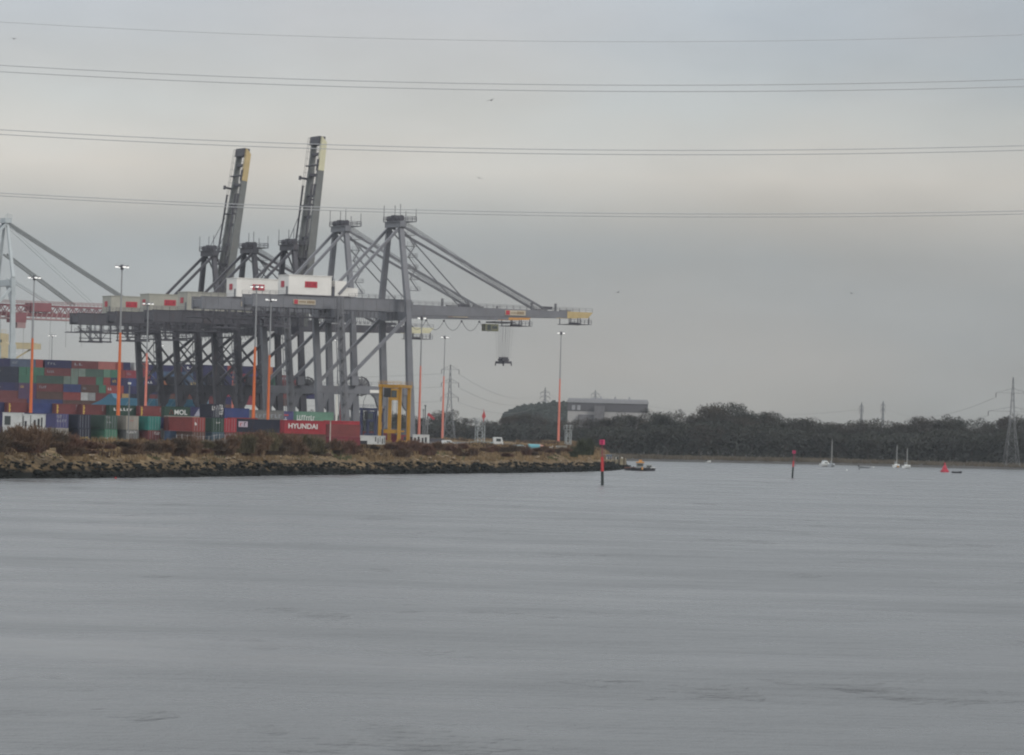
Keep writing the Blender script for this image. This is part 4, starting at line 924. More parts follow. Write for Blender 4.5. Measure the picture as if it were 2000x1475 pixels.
for k, x in enumerate((-32, 62, 160, 250, 330, 424)):
    for tr_ in (1, 2): C('S', x, 962, tr_, hid[(k+tr_*2) % 6], f'{hid[(k+tr_*2)%6]} container on the {ORD[tr_-1]} tier, under the yellow-lettered red ones, {ORD[k]} from left', L=10.2 if k < 5 else 6.06)
C('S', 452, 880, 2, 'red', 'red container showing as a thin strip below the blue one', L=6.06, h=2.9); C('S', 452, 880, 1, 'navy', 'navy container underneath the thin red strip', L=6.06)
C('S', 494, 1050, 3, 'grey', 'grey container with faded white lettering between the two bright orange masts', L=8.6, extra=x_bars([(7,.08,.95,.25,.62,m_mark_dim)]))
C('S', 494, 1050, 2, 'brown', 'brown container beneath the grey one between the orange masts', L=8.6); C('S', 494, 1050, 1, 'maroon', 'maroon container at ground level between the orange masts', L=8.6)
def zon(t, w, d, h): obj('lettering', bars(4, .2, 2.6, .3, 1.2, -.03), m_mark_w, t); obj('lettering', MB().box((.2, -.03, 1.4), (2.9, 0, 1.75)), m_mark_r, t)
C('S', 544, 1100, 3, 'violet-blue', 'violet-blue container with white letters and a red bar, left of the pale green one', L=6.0, extra=zon)
C('S', 580, 1085, 3, 'pale green', 'pale green container with white lettering above the HYUNDAI one', L=10.5, extra=x_bars([(8,.0,.5,.1,.62,m_mark_w)]))
for k, (x, L, D) in enumerate(((544, 6.0, 1100), (580, 10.5, 1085))):
    for tr_ in (1, 2): C('S', x, D, tr_, hid[(k*3+tr_) % 6], f'{hid[(k*3+tr_)%6]} container in {ORD[tr_-1]} tier beneath the {"violet-blue" if k == 0 else "pale green"} one', L=L)

# tall back stacks (empties), long side parallel to the crane girders
def back_row(x0, D, tier, items, tag_):
    base = Vector((xat(x0, D, 20), D, 0)); u_ = 0; n = 0
    for it in items:
        k, c = it[0], it[1]
        if k == 'gap': u_ += c; continue
        L = {'S': 6.06, 'L': 12.19, 'M': 9.1, 'E': 2.44}[k]; pos = base+U*u_; pos.z = G0+.02+(tier-1)*2.6
        w, d = (L, 2.44) if k != 'E' else (2.44, 6.06)
        n += 1; ex = None
        if random.random() < .35 and k != 'E': ex = x_bars([(random.randint(2, 4), .1, .1+random.uniform(.15, .35), .4, .7, random.choice((m_mark_w, m_mark_dim, m_mark_dim, m_mark_y)))])
        container(pos, k if k == 'E' else 'S', c, tier, f'{c} container {"end" if k == "E" else "side"}, {ORD[n-1]} from left in the {ORD[tier-1]} tier of the {tag_}', L if k != 'E' else 6.06, 2.59, ex, simple=True, group='containers in the tall back stacks')
        u_ += L+.12
fr = 'tall stack'
back_row(-16, 1335, 9, [('S','navy'),('S','grey-blue'),('E','grey-blue'),('E','red'),('gap',.6),('M','navy'),('M','maroon'),('S','salmon'),('E','red'),('E','navy'),('gap',1.3),('E','white'),('E','dark red'),('gap',12.6),('M','navy'),('S','navy'),('E','red'),('E','crimson'),('S','navy'),('E','navy'),('E','orange'),('E','navy')], fr)
back_row(-16, 1335, 8, [('M','dark navy'),('E','green'),('S','green'),('M','maroon'),('E','grey-green'),('E','grey-green'),('S','mid green'),('E','pale green'),('E','green'),('E','red'),('S','crimson'),('E','crimson'),('gap',.3),('E','blue'),('S','steel blue'),('S','steel blue'),('E','navy'),('S','navy'),('S','navy'),('E','navy'),('E','crimson'),('E','blue'),('E','navy'),('S','dark green'),('S','dark red')], fr)
back_row(-16, 1335, 7, [('M','dark navy'),('S','green'),('M','mid green'),('E','grey-green'),('E','grey-green'),('S','maroon'),('E','green'),('E','red'),('S','navy'),('S','blue'),('S','navy'),('E','orange'),('S','steel blue'),('M','grey-blue'),('S','navy'),('S','navy'),('M','dark green'),('E','green'),('S','maroon'),('E','navy')], fr)
back_row(-16, 1335, 6, [('M','navy'),('S','purple'),('M','maroon'),('S','blue'),('S','brown'),('E','green'),('S','red'),('M','navy'),('S','navy'),('E','maroon'),('S','red'),('S','maroon'),('S','navy'),('M','crimson'),('S','crimson'),('E','navy'),('E','dark green'),('S','red'),('S','navy')], fr)
back_row(-16, 1335, 5, [('M','maroon'),('S','purple'),('M','brown'),('S','red'),('E','white'),('E','pale grey'),('M','maroon'),('E','yellow'),('S','dark navy'),('S','maroon'),('M','brown'),('M','maroon'),('S','navy'),('M','crimson'),('S','maroon'),('M','brown')], fr)
random.seed(11)
for tr_ in (1, 2, 3, 4): back_row(-16, 1335, tr_, [('L', random.choice(['navy','maroon','brown','blue','red'])) for _ in range(7)], fr)
bk = 'rear tall stack'
back_row(-16, 1372, 9, [('M','navy'),('S','blue'),('L','salmon'),('E','grey-green'),('gap',12.2),('L','pale grey'),('L','navy'),('M','maroon')], bk)
for tr_ in (8,): back_row(-16, 1372, tr_, [('L', random.choice(['navy','maroon','brown','blue','red'])) for _ in range(6)], bk)
for tr_ in (1, 2, 3, 4, 5, 6, 7): back_row(-16, 1372, tr_, [('L', random.choice(['navy','maroon','brown','blue'])) for _ in range(6)], bk)

# light blue tent-roofed shed
m_lb = mat('light_blue_sheet', (.085, .25, .37), .6, .08, .2); D = 1292; X0 = xat(170, D, 12)
t = thing('tent_shed', 'light blue sheeted shed with a curved peak at its left end', 'shed', (X0, D, G0), .0)
lx = lambda x: xat(x, D, 14)-X0; zz = lambda x, y: at(x, y, D).z-G0
pts = [(168, 794), (180, 789), (192, 784), (203, 777), (212, 770), (217, 768), (221, 776), (228, 779), (245, 777), (262, 778), (400, 781)]
P = [Vector((lx(x), 0, zz(x, y))) for x, y in pts]
obj('roof', MB().prism([Vector((lx(400), 0, zz(400, 794))), *reversed(P)], (0, 16, 0)), m_lb, t)
obj('wall', MB().box((lx(168), .3, 0), (lx(400), 15.7, zz(300, 795.5))), mat('shed_wall_blue', (.05, .12, .30), .6, .08, .2), t)
for x in range(245, 400, 22): obj('guy_rope', MB().bar((lx(x), -.05, zz(x, 793)), (lx(x)+1.4, -.05, zz(x, 780)), .12), mat('guy_pale', (.3, .45, .5), .6), t)

# ------------------------------------------------------------------ portable cabins
m_cabw = mat('cabin_white', (.50, .51, .50), .6, .08, .8, rust=.15); m_dk = mat('opening_dark', (.035, .035, .04), .7, .1)
def cabin(x, D, z, w, h, label, wins, slots, dp=2.5, yaw=0.0, group=None, m=None):
    t = thing('portable_cabin', label, 'cabin', (xat(x, D, z+h/2), D, z), yaw, group)
    b = MB().box((0, 0, 0), (w, dp, h)); b.box((-.06, -.06, h), (w+.06, dp+.06, h+.12)); obj('body', b, m or m_cabw, t)
    for a, b_, c_, d_ in wins:
        f_ = obj('window', MB().box((a*w-.08, -.05, c_*h-.08), (b_*w+.08, -.005, d_*h+.08)), rail_a, t); obj('pane', MB().box((a*w, -.07, c_*h), (b_*w, -.052, d_*h)), m_sglass, f_)
    if slots:
        for a, b_, c_, d_ in slots: obj('dark_panel', MB().box((a*w, -.04, c_*h), (b_*w, -.004, d_*h)), m_dk, t)
    return t
s7 = 720/F
cabin(5, 720, G0+2.62, 38*s7, 2.45, 'white portable cabin with one dark square window, upper of a pair at the left edge', [(.12, .4, .18, .78)], [])
cabin(44, 720, G0+2.62, 42*s7, 2.3, 'white cabin with narrow dark door gaps, right of the square-windowed cabin', [], [(.02,.06,.1,.9),(.1,.2,.05,.5),(.36,.39,.05,.95),(.52,.62,.05,.6),(.7,.8,.05,.7),(.86,.93,.05,.8)])
cabin(5, 720, G0+.02, 38*s7, 2.45, 'lower white cabin behind the shrubs, under the square-windowed one', [(.2,.4,.4,.8)], []); cabin(44, 720, G0+.02, 42*s7, 2.45, 'lower white cabin behind the shrubs, under the one with door gaps', [(.2,.4,.4,.8)], [])
D = 790; sC = D/F
cabin(701, D, 6.35-.9, 51*sC, at(720, 852, D).z-5.45, 'white cabin with grey and dark panels at the foot of the yellow straddle carrier', [], [(.0,.32,.0,.42),(.62,.66,.35,.95),(.72,.75,.1,.8),(.8,.82,.3,.95),(.88,.92,.1,.75),(.96,.99,.15,.9)])
q = cabin(806, 850, 5.2, 32*850/F, at(820, 850, 850).z-5.2, 'small white slatted shelter right of the yellow straddle carrier', [], [(.1,.2,.2,.75),(.3,.42,.25,.85),(.55,.66,.2,.75),(.74,.86,.3,.8)])

# ------------------------------------------------------------------ straddle carriers
def straddle(x, D, width, length, hgt, yaw, mm, mdk, label):
    t = thing('straddle_carrier', label, 'straddle carrier', (xat(x, D, 10), D, G0), yaw, 'straddle carriers in the yard')
    for a in (0, width):
        for b in (0, length):
            obj('leg', MB().box((a-.33, b-.38, 1.0), (a+.33, b+.38, hgt-.9)), mm, t)
        tb = MB().box((a-.42, -.9, .85), (a+.42, length+.9, 1.5)); obj('bottom_beam', tb, mm, t)
        for b in (-.3, length*.33, length*.67, length+.3):
            w = obj('wheel', MB().tube((a-.32, b, .72), (a+.32, b, .72), .72, n=16), mdk, t)
        obj('top_beam', MB().box((a-.36, -1.0, hgt-.88), (a+.36, length+1.0, hgt-.2)), mm, t)
    for b in (0, length): obj('cross_beam', MB().box((.38, b-.35, hgt-.85), (width-.38, b+.35, hgt-.25)), mm, t)
    obj('engine_box', MB().box((.9, -.9, hgt-3.0), (2.7, 1.4, hgt-1.02)), mdk, t)
    cb = obj('operator_cab', MB().box((width-1.7, -1.3, hgt-3.6), (width-.2, .6, hgt-1.12)), mm, t); obj('cab_window', MB().box((width-1.6, -1.36, hgt-3.0), (width-.4, -1.31, hgt-1.5)), m_sglass, cb)
    q = MB().rail((-.4, -1.0, hgt-.2), (width+.4, -1.0, hgt-.2), .7, 1.4, .04).rail((-.4, length+1.0, hgt-.2), (width+.4, length+1.0, hgt-.2), .7, 1.4, .04).rail((-.4, -1.0, hgt-.2), (-.4, length+1.0, hgt-.2), .7, 1.6, .04)
    obj('handrail', q, mm, t)
    sp_ = obj('spreader', MB().box((.7, .8, hgt*.24), (width-.7, length-.8, hgt*.24+.35)).box((.7, .3, hgt*.22), (width-.7, .9, hgt*.24+.5)), mm, t)
    for a, b in ((1, 1.5), (width-1, 1.5), (1, length-1.5), (width-1, length-1.5)): obj('hoist_chain', MB().bar((a, b, hgt*.26), (a, b, hgt-1), .06), mdk, sp_)
    q = MB()
    for k in range(6): q.bar((.5, -.5, 2+k*1.7), (1.2 if k % 2 else .5, -.5, 3.7+k*1.7), .09)
    obj('ladder', q, mdk, t)
m_sy = mat('straddle_yellow', (.40, .215, .03), .5, .1, .6, rust=.15); m_sb = mat('straddle_blue', (.035, .04, .085), .5, .1); m_tyre = mat('black_rubber', (.03, .03, .032), .85, .1)
straddle(742.5, 885, 4.25, 8.6, at(760, 749, 885).z-G0, -R(12), m_sy, m_tyre, 'tall yellow straddle carrier parked at the end of the container rows')
straddle(706, 1010, 3.6, 6.5, at(715, 795, 1010).z-G0, -R(12), m_sb, m_tyre, 'dark blue straddle carrier left of and behind the tall yellow one')

# ------------------------------------------------------------------ lamp masts
m_lamp = mat('lit_floodlight', (1, .98, .94), emit=.95); m_gal = mat('mast_grey', (.26, .265, .27), .5, .06, .5); m_gald = mat('mast_dim_grey', (.17, .175, .18), .5, .06, .5)
m_or = mat('mast_orange', (.58, .135, .04), .55, .08, .5); m_or2 = mat('mast_salmon', (.62, .20, .15), .6, .08, .5); m_wh = mat('mast_white', (.62, .60, .54), .5, .06, .5); m_rd = mat('mast_red', (.36, .04, .045), .5, .06, .5)
def lamp_mast(xt, yt, ysplit, low, label, hgt=35.0, D=None, zb=G0, up=None, r=.42):
    zt = zb+hgt
    if D is None: D = (zt-H)*F/(hz(xt)-yt)
    else: zt = at(xt, yt, D).z; hgt = zt-zb
    X = at(xt, yt, D).x
    t = thing('lamp_mast', label, 'lamp mast', (X, D, zb), random.uniform(-.3, .3), 'floodlight masts of the terminal')
    zs = at(xt, ysplit, D).z-zb if ysplit else 0
    rs = r+(.14-r)*zs/hgt
    if ysplit: obj('painted_section', MB().tube((0,0,0), (0,0,zs), r, rs, n=12), low, t)
    obj('pole', MB().tube((0,0,zs+.01), (0,0,hgt), max(rs*.85, .16), .13, n=10), up or m_gal, t)
    h = MB()
    for k in range(6): a = k*math.pi/3; h.bar((0,0,hgt-.1), (math.cos(a)*1.1, math.sin(a)*1.1, hgt+.15), .09)
    h.tube((0,0,hgt-.5), (0,0,hgt+.5), .32, n=8); hd = obj('lamp_head', h, st_d, t)
    for k in range(4):
        a = k*math.pi/2+.5; c = Vector((math.cos(a)*1.15, math.sin(a)*1.15, hgt+.15))
        fl = MB().tube(c+Vector((0,0,.25)), c-Vector((0,0,.02)), .22, .42, n=10); fo = obj('floodlight', fl, m_gald, hd)
        obj('lens', MB().tube(c-Vector((0,0,.03)), c-Vector((0,0,.26)), .38, .26, n=10), m_lamp, fo)
masts = [(238.5,522,650,m_or,'foremost orange mast with white upper half, left of the cranes',{}),
 (67,543,661,m_or,'orange mast near the left edge in front of the back stacks',{}),
 (289.5,594,690,m_or2,'salmon-orange mast in front of the left dark crane leg',{}),
 (501.5,561,678,m_or,'bright orange mast with grey upper half in the middle of the cranes, foremost there',{}),
 (529.5,586,694,m_or,'second bright orange mast right of the foremost middle one',{}),
 (458,640,735,m_or2,'thin salmon mast left of the thin white-footed one between crane legs',{}),
 (476,671,770,m_wh,'thin mast with a cream foot between the dark crane legs',{}),
 (824,622,715,m_or2,'salmon mast just right of the nearest crane',{}),
 (869,659,735,m_or2,'salmon mast left of the tall lattice pylon',{}),
 (1096,651,740,m_or2,'salmon mast standing alone under the long boom tip, rightmost of all',{}),
 (269,648,722,m_wh,'thin mast with white lower half behind the left dark cranes',{}),
 (312,675,715,m_or2,'thin salmon mast behind the leftmost dark crane legs',{}),
 (102,656,None,None,'plain grey mast above the left back stacks',dict(up=m_gal)),
 (670,632,720,m_rd,'red-footed mast between the two grey cranes',{}),
 (661,665,750,m_wh,'mast with a white foot left of the red-footed one',{}),
 (12,688,None,None,'thin short grey mast at the far left edge',dict(up=m_gald)),
 (27,690,None,None,'small grey lamp mast in front of the tall white crane leg',dict(up=m_gald))]
for xt, yt, ys, lm, lab, kw in masts: lamp_mast(xt, yt, ys, lm, lab, **kw)
def plain_post(x, yt, D, zb, r, m, lab, name='post', cat='post', extra=None):
    zt = at(x, yt, D).z; t = thing(name, lab, cat, (at(x, yt, D).x, D, zb)); obj('pole', MB().tube((0,0,0), (0,0,zt-zb), r, r*.8, n=10), m, t)
    if extra: extra(t, zt-zb)
    return t
plain_post(253, 751, 700, G0, .14, m_gald, 'slim grey camera pole between the foremost orange mast and the teal container', 'camera_pole', 'pole', lambda t, h: obj('camera', MB().box((-.25, -.4, h), (.25, .3, h+.35)).tube((0,-.4,h+.17), (0,-.6,h+.17), .12), m_mark_w, t))
plain_post(645.5, 823, 760, G0, .13, mat('pale_post', (.4,.36,.32), .6), 'short pale post between the HYUNDAI container and the dull dark red one', 'post', 'post', lambda t, h: obj('cap', MB().tube((0,0,h), (0,0,h+.12), .2), m_gald, t))
plain_post(831, 794, 1200, G0, .22, m_gald, 'taller thin grey pole right of the nearest salmon mast', 'pole', 'pole', lambda t, h: obj('cap', MB().tube((0,0,h), (0,0,h+.4), .3), m_gald, t))
plain_post(827, 802, 1190, G0, .16, m_gald, 'shorter thin grey pole beside the taller one right of the nearest salmon mast', 'pole', 'pole', lambda t, h: obj('cap', MB().tube((0,0,h), (0,0,h+.4), .25), m_gald, t))

# lattice towers
def lattice_tower(x, yt, D, zb, w, label, top):
    h = at(x, yt, D).z-zb; t = thing('lattice_tower', label, 'tower', (at(x, yt, D).x, D, zb), .35)
    b = MB(); n = max(4, int(h/1.6))
    for i in range(n):
        z0, z1 = h*i/n, h*(i+1)/n
        cs = [(-w/2,-w/2),(w/2,-w/2),(w/2,w/2),(-w/2,w/2)]
        for k in range(4):
            a, c = cs[k], cs[(k+1) % 4]; b.bar((*a, z0), (*a, z1), .16); b.bar((*a, z0) if i % 2 else (*c, z0), (*c, z1) if i % 2 else (*a, z1), .1); b.bar((*a, z1), (*c, z1), .1)
    obj('lattice_frame', b, mat('tower_pale', (.30,.32,.32), .5), t)
    obj('platform', MB().box((-w*.7,-w*.7,h), (w*.7,w*.7,h+.12)).rail((-w*.7,-w*.7,h+.1), (w*.7,-w*.7,h+.1), 1, .6, .08).rail((-w*.7,w*.7,h+.1), (w*.7,w*.7,h+.1), 1, .6, .08), mat('tower_pale', (.30,.32,.32), .5), t); top(t, w, h)
lattice_tower(938, 825, 1050, G0, 1.9, 'pale lattice tower carrying a red diamond daymark', lambda t, w, h: obj('daymark', MB().prism([Vector((.8,-.2,h+.4)), Vector((1.4,-.2,h+1.6)), Vector((.9,-.2,h+3.0)), Vector((.35,-.2,h+1.6))], (0,.15,0)).bar((.85,0,h), (.85,0,h+3.4), .1), m_rd, t))
lattice_tower(1110, 840, 1010, G0, 1.2, 'pale lattice light tower near the end of the spit', lambda t, w, h: obj('floodlight', MB().box((-.7,-.3,h+.9), (-.3,.1,h+1.3)).box((.3,-.3,h+.9), (.7,.1,h+1.3)), m_gal, t))
t = thing('loader_crane', 'small red slanted crane arm poking above the trees right of the nearest crane', 'crane', (xat(834, 1150, 8), 1150, G0))
a_ = at(836, 808, 1150)-t.location; b_ = at(848, 819, 1150)-t.location
obj('arm', MB().bar(a_, b_, .9, .8, .6, .6), mat('arm_red', (.38,.06,.07), .5), t); obj('mast', MB().bar((0,0,1), a_-Vector((.0,0,.4)), .4), m_gald, t); obj('chassis', MB().box((-1,-1.5,.5), (5,1.5,1.4)).tube((0,-1.5,.5),(0,1.5,.5),.5).tube((4,-1.5,.5),(4,1.5,.5),.5), st_d, t)

# fence posts on the crest
fp = thing('wire_fence', 'post-and-wire fence with thin pale posts along the crest, in front of the white-star container', 'fence', (0, 0, 0))
pts = []
for k in range(12):
    x = 345+k*10.5; i = shore_D(x); q = SH[i]+NR[i]*24; zt = at(x, 847+random.uniform(0, 5), q.y).z; pts.append(Vector((xat(x, q.y, zt), q.y, zt)))
fp.location = (pts[0].x, pts[0].y, G0)
for p in pts: q = p-Vector(fp.location); obj('fence_post', MB().bar((q.x, q.y, 0), q, .09), mat('post_pale', (.34,.33,.32), .7), fp)
q = MB()
for f_ in (.6, .95): q.path([Vector((p.x, p.y, G0+(p.z-G0)*f_))-Vector(fp.location) for p in pts], .02, 4)
obj('wire', q, m_gald, fp)

# ------------------------------------------------------------------ vehicles and kit on the spit
def wheels(t, xs, w, r):
    for x in xs:
        for y in (-.05, w-.2): o = obj('wheel', MB().tube((x, y, r), (x, y+.25, r), r, n=12), m_tyre, t)
def van(x, D, zb, label, color, L=5.2, hgt=2.3, yaw=.1, name='parked_van', cat='van'):
    t = thing(name, label, cat, (xat(x, D, zb+1), D, zb), yaw, 'vehicles parked on the spit'); w = 1.9
    hb = min(1.0, hgt*.5)
    P = [Vector((0,0,.4)), Vector((L,0,.4)), Vector((L,0,hb)), Vector((L-.9,0,hb+.15)), Vector((L-1.7,0,hgt)), Vector((.15,0,hgt)), Vector((0,0,hgt-.3))]
    obj('body', MB().prism(P, (0, w, 0)), color, t)
    obj('side_window', MB().box((L-2.6,-.03,hb+.2), (L-1.75,-.005,hgt-.25)), m_sglass, t)
    obj('windscreen', MB().hexa([(L-.93,.2,hb+.2),(L-.9,.2,hb+.2),(L-.9,w-.2,hb+.2),(L-.93,w-.2,hb+.2),(L-1.62,.2,hgt-.12),(L-1.58,.2,hgt-.12),(L-1.58,w-.2,hgt-.12),(L-1.62,w-.2,hgt-.12)]), m_sglass, t)
    obj('headlight', MB().box((L,.1,.75),(L+.04,.4,.95)), m_mark_w, t); obj('headlight', MB().box((L,w-.4,.75),(L+.04,w-.1,.95)), m_mark_w, t)
    wheels(t, (1.0, L-1.0), w, .36)
def lorry(x, D, zb, label, L, hgt, body, cabm, yaw=.1):
    t = thing('parked_lorry', label, 'lorry', (xat(x, D, zb+1), D, zb), yaw, 'vehicles parked on the spit'); w = 2.4
    obj('box_body', MB().box((0,0,1.1), (L-2.4,w,hgt)), body, t)
    cb = obj('cab', MB().prism([Vector((L-2.2,.05,.6)), Vector((L,.05,.6)), Vector((L,.05,1.6)), Vector((L-.3,.05,2.6)), Vector((L-2.2,.05,2.6))], (0, w-.1, 0)), cabm, t)
    obj('side_window', MB().box((L-1.6,.0,1.6), (L-.5,.04,2.3)), m_sglass, cb)
    obj('chassis', MB().box((.2,.4,.6), (L-2.25,w-.4,1.08)), st_d, t); wheels(t, (1.0, 2.2, L-1.2), w, .5)
wv = mat('vehicle_white', (.55,.56,.56), .35, .05); gv = mat('vehicle_grey_green', (.20,.25,.25), .45, .05)
def zfor(x, y, D, h): return at(x, y, D).z-h
van(862, 1000, G0, 'white van furthest left of the parked vehicles on the spit', wv, 3.9, zfor(875, 860, 1000, G0), 0)
lorry(921, 960, G0, 'grey-green lorry parked behind the lattice tower with the red diamond', 7.4, zfor(940, 863, 960, G0), gv, wv)
van(1017, 900, G0, 'small pale grey-green car left of the turquoise tank', gv, 3.2, zfor(1024, 869, 900, G0), 1.2, 'parked_car', 'car')
van(1065, 940, G0, 'white van right of the turquoise tank', wv, 2.6+1, zfor(1075, 873, 940, G0), .7)
D = 900; t = thing('storage_tank', 'turquoise horizontal tank with a salmon-coloured end on the spit', 'tank', (xat(1032, D, 5.5), D, G0), .12)
rT = .75; zT = zfor(1045, 867.5, D, G0)-rT
obj('tank_shell', MB().tube((0,0,zT), (2.5,0,zT), rT, n=18), mat('tank_turquoise', (.09,.26,.30), .5), t); obj('tank_end', MB().tube((2.51,0,zT), (3.4,0,zT), rT*.98, rT*.7, n=18), mat('tank_salmon', (.34,.17,.13), .5), t)
for x in (.5, 2.6): obj('saddle', MB().box((x-.15,-.6,0), (x+.15,.6,zT-.3)), st_d, t)
m_conc = mat('weathered_concrete', (.26,.25,.22), .9, .15, .8)
D = 930; t = thing('concrete_hut', 'low pale concrete block hut at the foot of the rightmost mast', 'hut', (xat(1089, D, 5), D, G0))
obj('wall', MB().box((0,0,0), (18*D/F,2.5,zfor(1098,872,D,G0))), m_conc, t); obj('roof', MB().box((-.1,-.1,zfor(1098,872,D,G0)+.003), (18*D/F+.1,2.6,zfor(1098,872,D,G0)+.15)), m_conc, t)

# ------------------------------------------------------------------ jetty, workboats
D = 1010; sJ = D/F; j0 = xat(1183, D, 3)
t = thing('stone_jetty', 'pale weathered jetty wall at the tip of the spit', 'jetty', (j0, D, 0))
zt_ = at(1200, 895, D).z
obj('wall', MB().box((0,0,1.0), (25*sJ,7,zt_-.35)).box((26*sJ,-.3,.9), (40*sJ,6.5,zt_)), mat('jetty_stone', (.30,.26,.18), .9, .25, .9), t)
obj('footing', MB().box((-2,-1.2,-1.5), (44*sJ,8,.98)), mat('wet_weed_rock', (.034,.038,.028)), t)
q = MB()
for k in range(5): q.tube((k*1.15, -.5, -1), (k*1.15, -.5, zt_+.5), .14)
obj('timber_pile', q, mat('old_timber', (.11,.085,.06), .9), t)
obj('railing', MB().rail((-2,.2,zt_-.3), (25*sJ,.2,zt_-.3), 1.1, .9, .06), mat('tower_pale', (.30,.32,.32)), t)
for k, x in enumerate((2, 9, 20, 32)): obj('bollard', MB().tube((x*sJ,.5,zt_-.33), (x*sJ,.5,zt_+.2), .14, .2).tube((x*sJ,.5,zt_+.2), (x*sJ,.5,zt_+.3), .25), m_mark_w, t)
cabin(1184, 1016, zt_-.3, 11*sJ, 1.0, 'small blue-roofed kiosk behind the red beacon at the jetty', [(.2,.5,.3,.7)], [], 2.5, m=cm('steel blue'))
def hull(L, bw, h, sheer=.25, draft=.3):
    n = 12; rings = []
    for i in range(n+1):
        u_ = i/n; w = bw/2*(1-max(0, (u_-.55)/.45)**2.2)*(.85+.15*min(1, u_*4)); w = max(w, .02); top = h+sheer*abs(u_-.35)**1.5*2
        rings.append([(u_*L+(.12*L*0), -w, top), (u_*L-(.05*L*max(0, u_-.6)), -w*.75, h*.25), (u_*L-(.1*L*max(0, u_-.6)), 0, -draft), (u_*L-(.05*L*max(0, u_-.6)), w*.75, h*.25), (u_*L, w, top)])
    b = MB()
    for r_ in rings: b.v += r_
    for i in range(n):
        for j in range(4): a = i*5+j; b.f.append((a, a+5, a+6, a+1))
        b.f.append((i*5, i*5+4, i*5+9, i*5+5))
    b.f.append((0,1,2,3,4)); b.f.append(tuple(n*5+j for j in (4,3,2,1,0))); return b
def boat_at(x, y): return onz(x, y, 0)
m_hdk = mat('hull_dark', (.04,.04,.045), .5, .1); m_bw = mat('boat_white', (.62,.63,.62), .35, .05); m_rust = mat('rusty_red', (.16,.07,.05), .8, .3, .8)
p = boat_at(1228, 919)
t = thing('pontoon', 'low rust-brown pontoon between the jetty and the workboats', 'pontoon', (p.x-1.0, p.y-1, 0)); obj('deck', MB().box((0,0,.55), (4.2,2.6,.8)), m_rust, t); obj('float', MB().box((.1,.1,-.4), (4.1,2.5,.548)), m_hdk, t)
for a in (0.3, 2.1, 3.9): obj('bollard', MB().tube((a,.2,.8), (a,.2,1.1), .1), m_hdk, t)
p = boat_at(1237, 919.5)
t = thing('workboat', 'dark workboat with an orange-topped wheelhouse and raised crane arm, moored off the jetty', 'boat', (p.x-.6, p.y, 0), .05)
obj('hull', hull(4.6, 2.0, .65), m_hdk, t); wh = obj('wheelhouse', MB().box((1.3,-.6,.6), (3.0,.6,1.9)), mat('wheelhouse_grey', (.22,.23,.23), .5), t); obj('window', MB().box((1.5,-.64,1.2),(2.8,-.605,1.7)), m_sglass, wh)
obj('orange_roof', MB().box((1.2,-.7,1.9), (3.1,.7,2.15)).box((1.9,-.5,2.15), (2.6,.5,2.6)), m_orange, t); obj('buoy_fender', MB().tube((2.6,-1.05,.3), (2.6,-1.05,.95), .2), m_orange, t)
obj('crane_arm', MB().bar((2.2,0,2.6), (2.25,0,3.4), .1).bar((2.25,0,3.4), (1.7,0,4.3), .1), m_hdk, t)
p = boat_at(1258, 919.5)
t = thing('workboat', 'small workboat with a white bow and pale cabin, rightmost of the two off the jetty', 'boat', (p.x-.1, p.y-.3, 0), .05)
obj('hull', hull(2.8, 1.5, .6), m_hdk, t); obj('gunwale', MB().bar((1.6,-.72,.68), (2.75,-.1,.85), .16).bar((1.6,.72,.68), (2.75,.1,.85), .16).box((2.0,-.45,.62), (2.6,.45,.82)), m_bw, t)
wh = obj('wheelhouse', MB().box((.5,-.5,.55), (1.9,.5,1.35)).box((.4,-.55,1.35), (2.0,.55,1.45)), mat('wheelhouse_pale', (.36,.36,.34), .5), t); obj('window', MB().box((.7,-.54,.85),(1.2,-.505,1.25)).box((1.3,-.54,.85),(1.75,-.505,1.25)), m_sglass, wh)

# sailing boats, motor boat, dinghies
def yacht(x, y, L, mh, label, yaw, m, extra=None):
    p = boat_at(x, y); t = thing('sailing_boat', label, 'sailing boat', p-Vector((L/2*math.cos(yaw), L/2*math.sin(yaw), 0)), yaw, 'sailing boats moored in the river')
    obj('hull', hull(L, L*.32, .75, .3), m, t); cb = obj('coachroof', MB().hexa([(L*.3,-.5,.75),(L*.72,-.3,.75),(L*.72,.3,.75),(L*.3,.5,.75),(L*.33,-.42,1.25),(L*.66,-.22,1.1),(L*.66,.22,1.1),(L*.33,.42,1.25)]), m, t)
    obj('window', MB().box((L*.4,-.47,.9), (L*.55,-.40,1.02)), m_sglass, cb)
    obj('mast', MB().tube((L*.52,0,.8), (L*.52,0,mh), .085, .06, n=8), mat('spar', (.5,.5,.48), .4), t); obj('furled_sail', MB().tube((L*.5,0,1.7), (L*.08,0,1.65), .14, .1), mat('sail_cover', (.3,.32,.34), .8), t)
    q = MB(); q.bar((L*.52,0,mh-.1), (L*.98,0,1), .025).bar((L*.52,0,mh-.1), (.05,0,1), .025); obj('rigging', q, m_gald, t)
    if extra: extra(t, L)
zm = lambda x, yb, yt: at(x, yt, onz(x, yb).y).z
yacht(1624, 912, 5.5, zm(1624, 912, 858), 'sailing boat with the tallest mast, beside the white motor boat', 1.25, mat('hull_grey', (.30,.32,.34), .4))
yacht(1751, 913.5, 5.5, zm(1751, 913, 870), 'white sailing boat with an orange float at its side, left of its twin', 1.2, m_bw, lambda t, L: obj('fender', MB().tube((1.2,-.95,.1), (1.2,-.95,.6), .28), m_orange, t))
yacht(1771, 915, 5.5, zm(1771, 914, 875), 'white sailing boat with the shortest mast, left of the red buoy', 1.1, m_bw)
p = boat_at(1609, 911.5); t = thing('motor_boat', 'white motor cruiser with a high cabin, left of the tallest mast', 'motor boat', p-Vector((1,0,0)), .5)
